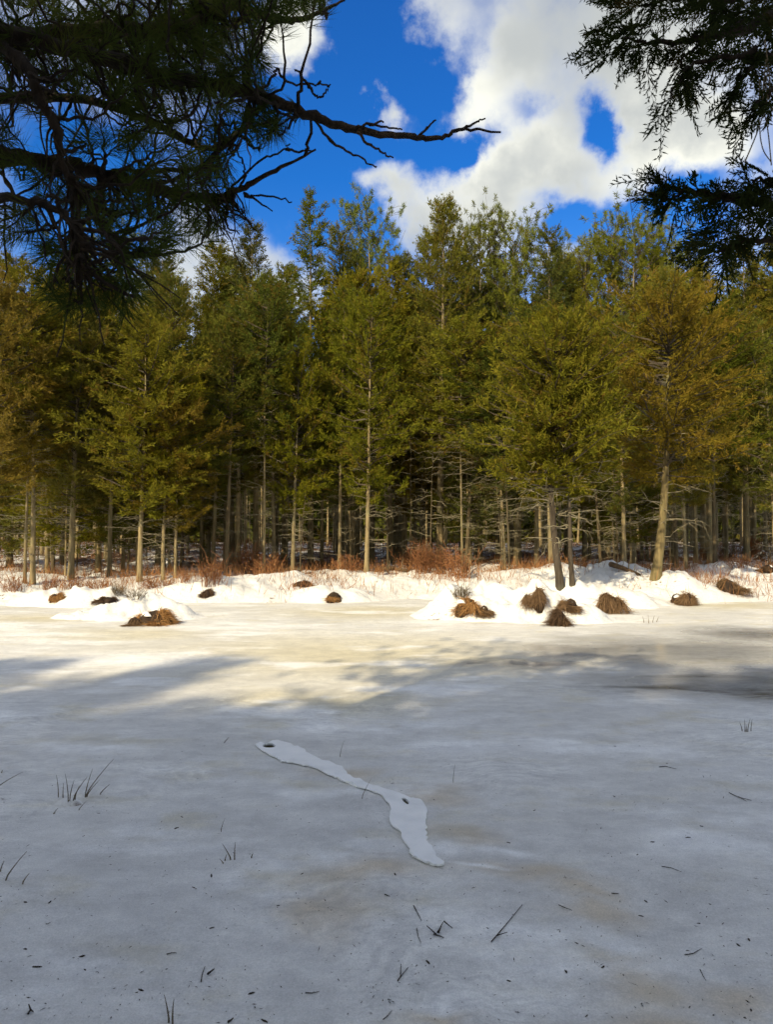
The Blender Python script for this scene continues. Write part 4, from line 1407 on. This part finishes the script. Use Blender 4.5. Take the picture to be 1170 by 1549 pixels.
for (pl, r0, r1, nm) in BOUGHS:
    pts = spline([D(*a) for a in pl])
    pts[1:-1] += prng.normal(size=(len(pts) - 2, 3)) * np.linspace(.009, .0022, len(pts) - 2)[:, None]
    if pl[0][0] < -250:
        pts[0] = [tp[0][0], PT[1], pts[0][2]]
    q = QB()
    kn = 1 + .12 * prng.normal(size=len(pts)) * (np.arange(len(pts)) % 3 == 0)
    q.tube(pts, np.linspace(r0, r1, len(pts)) * kn, 7)
    o = padd('bough', q, M_PINEB, smooth=True)
    o['label'] = nm + ' of the near pine'
    limb_pts.append(pts)
LP = np.concatenate(limb_pts)

# bare twigs against the sky
BARE = [
    [(385, 140, 3.25), (412, 118, 3.25), (418, 105, 3.25), (432, 122, 3.25), (462, 128, 3.3), (485, 128, 3.3), (500, 128, 3.3)],
    [(466, 128, 3.3), (475, 142, 3.3), (485, 147, 3.3), (494, 138, 3.3), (498, 130, 3.3)], [(467, 128, 3.3), (455, 112, 3.3), (446, 104, 3.3)], [(481, 128, 3.3), (485, 122, 3.3)],
    [(405, 152, 3.25), (422, 168, 3.25), (440, 176, 3.25), (455, 176, 3.27)],
    [(475, 180, 3.3), (500, 213, 3.3), (530, 230, 3.3), (550, 242, 3.3), (570, 254, 3.3)],
    [(540, 200, 3.33), (560, 220, 3.33), (580, 232, 3.33), (595, 238, 3.33)],
    [(530, 195, 3.33), (560, 188, 3.33), (590, 194, 3.33), (610, 196, 3.33)], [(563, 189, 3.33), (579, 182, 3.3)], [(634, 207, 3.37), (646, 195, 3.37), (659, 181, 3.37)], [(700, 196, 3.4), (718, 186, 3.4), (734, 180, 3.4)],
    [(335, 298, 3.7), (360, 275, 3.7), (390, 245, 3.7), (420, 232, 3.7), (432, 224, 3.7), (438, 217, 3.7)], [(432, 226, 3.7), (455, 228, 3.7), (468, 226, 3.7)],
    [(358, 290, 3.7), (370, 270, 3.68), (368, 245, 3.66), (360, 230, 3.65), (362, 205, 3.65)], [(368, 292, 3.66), (385, 297, 3.66), (415, 298, 3.66), (442, 306, 3.66)], [(370, 296, 3.66), (390, 305, 3.66), (412, 320, 3.66)],
    [(338, 302, 3.68), (352, 320, 3.68), (375, 335, 3.68), (388, 350, 3.68)], [(325, 262, 3.6), (333, 250, 3.6), (342, 237, 3.6), (345, 230, 3.6)], [(310, 255, 3.5), (325, 253, 3.5), (340, 250, 3.5)],
    [(0, 132, 3.0), (15, 135, 3.0), (33, 132, 3.0), (38, 138, 3.0)], [(17, 100, 3.0), (17, 140, 3.0), (18, 190, 3.0)],
    [(340, 320, 3.68), (345, 345, 3.68), (362, 352, 3.68)],
]
for pl in BARE:
    pts = spline([D(*a) for a in pl], 5)
    pts[1:] += prng.normal(size=(len(pts) - 1, 3)) * .0035
    q = QB()
    q.tube(pts, np.linspace(.0075, .0035, len(pts)) * (1 + .22 * prng.normal(size=len(pts)) * (np.arange(len(pts)) % 4 == 1)), 5)
    padd('bare_twig', q, M_PINEB)

# needle tufts: scattered through the mass of the boughs, each on its own twig
TUFT = []
ZONES = [   # (x0, x1, y0, y1, count)
    (-60, 330, -60, 60, 95), (-60, 360, 40, 130, 95), (200, 405, 60, 200, 52), (-60, 220, 130, 250, 34), (180, 340, 130, 260, 50), (-60, 300, 250, 340, 75), (200, 345, 260, 345, 34),
    (60, 260, 330, 400, 24), (60, 215, 395, 455, 15), (-40, 40, 330, 360, 5), (330, 440, -40, 20, 14), (420, 500, -30, 8, 10), (-60, 30, 150, 230, 10), (250, 330, 330, 370, 7)]
for (x0, x1, y0, y1, cnt) in ZONES:
    for k in range(int(cnt * (.98 if y1 <= 130 else .54))):
        dep = prng.uniform(2.7, 3.3) if (y0 >= 330 and x1 <= 260) else prng.uniform(2.9, 4.4)
        TUFT.append((prng.uniform(x0, x1), prng.uniform(y0, y1), dep))
TUFT += [(375, 175, 3.35), (415, 192, 3.35), (390, 168, 3.3), (340, 300, 3.7), (335, 325, 3.7), (318, 340, 3.7), (300, 350, 3.6), (345, 310, 3.7), (388, 78, 3.7), (375, 40, 3.8), (395, 20, 4.0), (440, 0, 4.0), (460, 8, 4.1), (485, -4, 4.1), (410, -5, 4.0), (370, 110, 3.5), (385, 130, 3.4), (350, 165, 3.5), (330, 205, 3.6), (300, 330, 3.4), (350, 190, 3.5), (240, 375, 3.0), (150, 440, 2.8), (170, 450, 2.8), (80, 445, 2.75), (110, 455, 2.7),
         (400, 190, 3.35), (408, 198, 3.4), (385, 185, 3.4), (420, 182, 3.45), (395, 205, 3.3), (385, 60, 3.8), (400, 100, 3.6), (395, 120, 3.6), (100, 465, 2.7), (70, 430, 2.7), (190, 465, 2.8), (205, 440, 2.8), (45, 255, 3.0), (10, 345, 2.7), (20, 352, 2.8), (60, 130, 3.4), (90, 105, 3.4)]
qn, qt = QB(), QB()
NP, ND, NL, NT = [], [], [], []
for (px, py, dep) in TUFT:
    c = D(px, py, dep)
    dist = np.linalg.norm(LP - c, axis=1)
    k = np.argsort(dist)[prng.integers(0, 14)]
    root = LP[k]
    mid = (root + c) / 2 + prng.normal(size=3) * .05 + np.array([.02, 0, -.03])
    tw = spline([root, mid, c], 6)
    tw[1:-1] += prng.normal(size=(len(tw) - 2, 3)) * .006
    qt.tube(tw, np.linspace(.009, .0035, len(tw)), 4)
    ax = unit(tw[-1] - tw[-4]) + np.array([.15, 0, -.1])
    ax = unit(ax)
    n = 92
    v = prng.uniform(-.13, .015, n)
    spread = prng.normal(size=(n, 3))
    spread -= (spread @ ax)[:, None] * ax
    spread /= np.linalg.norm(spread, axis=1, keepdims=True)
    fwd = np.clip(.35 + (v + .13) * 5.0, .3, 1.3)[:, None] * prng.uniform(.6, 1.4, (n, 1))
    NP.append(c + ax * v[:, None])
    ND.append(ax * fwd + spread * prng.uniform(.5, 1.0, (n, 1)))
    NL.append(prng.uniform(.085, .15, n))
    NT.append(np.clip(prng.normal(.35, .15) + prng.normal(0, .1, n), 0, 1))
qn.blades(np.concatenate(NP), np.concatenate(ND), np.concatenate(NL), .0034, prng, np.concatenate(NT), mid=.3)
padd('twigs', qt, M_PINEB, kind='stuff')
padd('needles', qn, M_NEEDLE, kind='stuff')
# small dead side twigs tangled among the boughs
qd = QB()
for k in range(330):
    i = prng.integers(0, len(LP) - 1)
    s0 = LP[i]
    ln = prng.uniform(.10, .34)
    d0 = unit(np.array([prng.normal(.3, .5), prng.normal(0, .4), prng.normal(-.7, .5)]))
    if s0[0] > -.75:
        continue
    s = np.linspace(0, 1, 7)[:, None]
    pts = s0 + d0 * s * ln + np.array([.1, 0, -.15]) * s ** 2 * ln + np.cumsum(prng.normal(size=(7, 3)) * .008, axis=0)
    pts[0] = s0
    qd.tube(pts, np.linspace(.006, .0022, 7), 4)
padd('dead_twigs', qd, M_PINEB, kind='stuff')
# the upper crown, above the picture
up_pts = tp - np.array([PT[0], PT[1], 0])
cq, wq = pine_crown(prng, tp, 5.1, 4.2, 1.3, 18, tufts=9, blades=24)
cr = padd('crown', cq, M_NEEDLE)
w_ = padd('crown_limbs', wq, M_PINEB, kind='stuff')

# ------------------------------------------------------------------ the near cedar whose sprays hang in from the right
crng = np.random.default_rng(31)
CT = np.array([2.95, 3.0])
cbase = Vector((CT[0], CT[1], float(max(terr(*CT), ice(*CT))) - .05))
ced = thing('near_cedar_tree', 'dark cedar whose flat sprays hang in at the upper right', 'tree', cbase)
cinv = Matrix.Translation(cbase).inverted()
zz = np.linspace(-.1, 7.8, 20)
tp2 = np.stack([CT[0] + .04 * np.sin(zz), CT[1] + .04 * np.sin(zz * .8), zz + cbase.z], 1)
q = QB()
q.tube(tp2, .14 * (1 - zz / 8.4) + .015, 10)
padd('trunk', q, M_PINEB, ced, smooth=True, inv=cinv)
CB = [
    ([(1700, 60, 3.0), (1350, 20, 2.9), (1170, 20, 2.8), (1080, 45, 2.75), (1030, 52, 2.7), (985, 64, 2.7), (940, 62, 2.7), (895, 58, 2.7)], .028, .004),
    ([(1700, -60, 3.0), (1300, -60, 3.1), (1170, -30, 3.1), (1060, 0, 3.1), (980, -5, 3.1), (920, 10, 3.1)], .028, .004),
    ([(1700, 150, 3.0), (1350, 110, 2.8), (1190, 95, 2.7), (1130, 80, 2.65), (1075, 85, 2.6), (1000, 100, 2.6), (965, 150, 2.6)], .022, .0035),
    ([(1400, 110, 2.8), (1240, 110, 2.6), (1170, 128, 2.5), (1140, 150, 2.5), (1105, 175, 2.5)], .016, .003),
    ([(1240, 90, 2.7), (1130, 85, 2.65), (1090, 100, 2.6), (1070, 130, 2.6), (1060, 150, 2.6)], .014, .003),
    ([(1700, 330, 3.0), (1350, 330, 2.9), (1170, 325, 2.8), (1090, 315, 2.75), (1030, 305, 2.7), (990, 300, 2.7), (955, 290, 2.7)], .028, .0035),
    ([(1400, 335, 2.9), (1250, 310, 2.7), (1180, 295, 2.6), (1140, 285, 2.6), (1120, 275, 2.6)], .018, .003),
    ([(1350, 340, 2.9), (1200, 370, 2.8), (1120, 375, 2.75), (1070, 380, 2.75), (1040, 395, 2.7)], .018, .003),
    ([(1090, 318, 2.75), (1030, 310, 2.7), (985, 308, 2.7), (950, 312, 2.68)], .008, .003),
    ([(1080, 30, 2.8), (1010, 70, 2.75), (985, 95, 2.72), (990, 130, 2.7)], .008, .0025),
    ([(1400, 0, 2.9), (1250, 40, 3.0), (1150, 30, 3.0), (1090, 20, 3.0), (1030, 20, 3.0)], .018, .0035),
]
cl = []
for (pl, r0, r1) in CB:
    pts = spline([D(a[0] + (46 if a[0] < 1100 else 15), a[1] - (12 if a[1] > 280 else 0), a[2]) for a in pl])
    pts[1:-1] += crng.normal(size=(len(pts) - 2, 3)) * .005
    if pl[0][0] == 1700:
        pts[0] = [CT[0], CT[1], pts[0][2]]
    q = QB()
    q.tube(pts, np.linspace(r0, r1, len(pts)), 6)
    padd('bough', q, M_PINEB, ced, smooth=True, inv=cinv)
    cl.append(pts)
CP = np.concatenate([c_[len(c_) // 4:] for c_ in cl])


def frond(rng, o, d, L, n_side=9):
    """one flat spray: an axis with alternating side shoots of scale leaves"""
    d = unit(d)
    nrm = unit(np.cross(d, rng.normal(size=3)))
    sd_ = np.cross(nrm, d)
    P, DD, LL, WW = [], [], [], []
    bend = rng.normal(size=3) * .25 + np.array([0, 0, -.25])
    ax = lambda s: o + d * s * L + bend * s * s * L
    for i in range(n_side * 2):
        s = (i + 1) / (n_side * 2 + 1)
        sg = 1 if i % 2 else -1
        l1 = L * .5 * (1 - s * .75) * rng.uniform(.7, 1.15)
        d1 = unit(d * .85 + sd_ * sg * .75 + nrm * rng.normal() * .22 + bend * s)
        b0 = ax(s)
        m_ = max(2, int(l1 / .011))
        for j in range(m_):
            u = (j + .6) / m_
            sg2 = 1 if j % 2 else -1
            P.append(b0 + d1 * l1 * u)
            DD.append(d1 * .9 + np.cross(nrm, d1) * sg2 * .7 + nrm * rng.normal() * .2)
            LL.append(rng.uniform(.018, .036) * (1.1 - .5 * u))
            WW.append(.0058)
        P.append(b0)
        DD.append(d1)
        LL.append(l1 * 1.12)
        WW.append(.0062)
    for s0, s1 in ((0, .35), (.33, .68), (.66, 1.06)):
        P.append(ax(s0))
        DD.append(ax(s1) - ax(s0))
        LL.append(np.linalg.norm(ax(s1) - ax(s0)))
        WW.append(.006)
    return P, DD, LL, WW


P, DD, LL, WW, TT = [], [], [], [], []


def addf(o, d, L):
    a, b, c_, w = frond(crng, o, d, L)
    P.extend(a), DD.extend(b), LL.extend(c_), WW.extend(w)
    TT.extend(list(np.clip(crng.normal(.4, .18) + crng.normal(0, .06, len(a)), 0, 1)))


for ci, c_ in enumerate(cl):
    n0 = len(c_)
    for k in range(22 if ci in (0, 1, 2, 5, 10) else 15):
        u = .22 + .78 * crng.uniform() ** .8
        i = min(int(u * (n0 - 1)), n0 - 2)
        tan = unit(c_[i + 1] - c_[i])
        d = tan * crng.uniform(.3, 1.0) + crng.normal(size=3) * .5 + np.array([0, 0, -.45 if ci not in (5, 6, 8) else -.05])
        addf(c_[i], d, crng.uniform(.075, .14))
    addf(c_[-1], c_[-1] - c_[-3], .13)
# the dense lower right clump and the dense top clump
for (x0, x1, y0, y1, cnt, dep) in [(1050, 1190, 280, 385, 46, (2.5, 3.1)), (1110, 1200, 270, 310, 14, (2.4, 2.9)), (1060, 1190, -30, 110, 45, (2.6, 3.3)), (900, 1060, -30, 20, 24, (2.8, 3.3)), (900, 990, 20, 95, 22, (2.6, 2.9))]:
    for k in range(cnt):
        o = D(crng.uniform(x0, x1), crng.uniform(y0, y1), crng.uniform(*dep))
        i = np.argmin(np.linalg.norm(CP - o, axis=1))
        addf(CP[i] * .25 + o * .75, o - CP[i] + np.array([-.12, 0, -.06]) + crng.normal(size=3) * .1, crng.uniform(.09, .16))
q = QB()
q.blades(np.array(P), np.array(DD), np.array(LL), np.array(WW), crng, np.array(TT), mid=.4)
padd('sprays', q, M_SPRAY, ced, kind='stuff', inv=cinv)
for pl in ([(1158, 60, 2.5), (1165, 130, 2.5), (1150, 190, 2.5), (1128, 245, 2.5)], [(1160, 90, 2.5), (1155, 150, 2.5), (1163, 200, 2.5), (1168, 250, 2.5)], [(1150, 120, 2.52), (1150, 190, 2.52), (1155, 225, 2.52), (1168, 246, 2.52)], [(1163, 100, 2.5), (1160, 135, 2.5), (1172, 172, 2.5)]):
    pts = spline([D(*a) for a in pl], 7)
    q = QB()
    q.tube(pts, .0022, 4)
    padd('hanging_strand', q, M_REED, ced, inv=cinv)
cq, wq = cedar_crown(crng, tp2, 8.0, 4.6, 1.7, 100, 'cone', shoots=12, blades=12)
padd('crown', cq, M_SPRAY, ced, inv=cinv)
padd('crown_limbs', wq, M_PINEB, ced, inv=cinv, kind='stuff')

# ------------------------------------------------------------------ the wood on the near bank that throws the shade
NB = [(-16.0, -5.2, 11.6, 'cedar_full'), (-14.7, -6.4, 12.2, 'cedar_wide'), (-13.4, -5.1, 11.4, 'cedar_full'), (-12.2, -6.5, 12.4, 'cedar_wide'), (-11.0, -5.2, 11.0, 'cedar_full'), (-9.8, -6.6, 9.8, 'cedar_wide'),
      (-8.5, -5.3, 8.8, 'cedar_full'), (-7.4, -6.7, 11.0, 'cedar_wide'), (-6.2, -5.4, 11.6, 'cedar_wide'), (-5.0, -6.6, 12.2, 'cedar_wide'), (-3.8, -5.3, 11.2, 'cedar_wide'), (-2.2, -6.3, 11.6, 'cedar_wide'), (-0.9, -5.0, 10.4, 'cedar_full'),
      (0.5, -6.4, 11.0, 'cedar_wide'), (1.9, -5.2, 10.2, 'cedar_full'), (3.4, -6.4, 11.2, 'cedar_wide'), (5.0, -5.2, 10.6, 'cedar_full'), (-13.0, -8.4, 12.0, 'cedar_bushy'), (-10.4, -8.5, 10.6, 'cedar_bushy'), (-7.8, -8.6, 10.6, 'cedar_bushy'), (-5.4, -8.5, 11.8, 'cedar_bushy'), (-2.8, -8.4, 11.6, 'cedar_bushy'), (0, -8.4, 11.2, 'cedar_bushy')]
NB += [(-15.2 + 1.45 * k, -3.6 + .5 * (k % 2), 8.0 + .5 * (k % 3) - (1.2 if k in (4, 5) else 0), 'cedar_high' if k % 2 else 'cedar_bushy') for k in range(14)]
for (x, y, H, key) in NB:
    H -= .4
    plant(key, (x, y, float(terr(x, y)) - .03), H, 'cedar on the near bank behind the viewpoint, shading the ice', 'green', 'cedars on the near bank', wide=1.75)
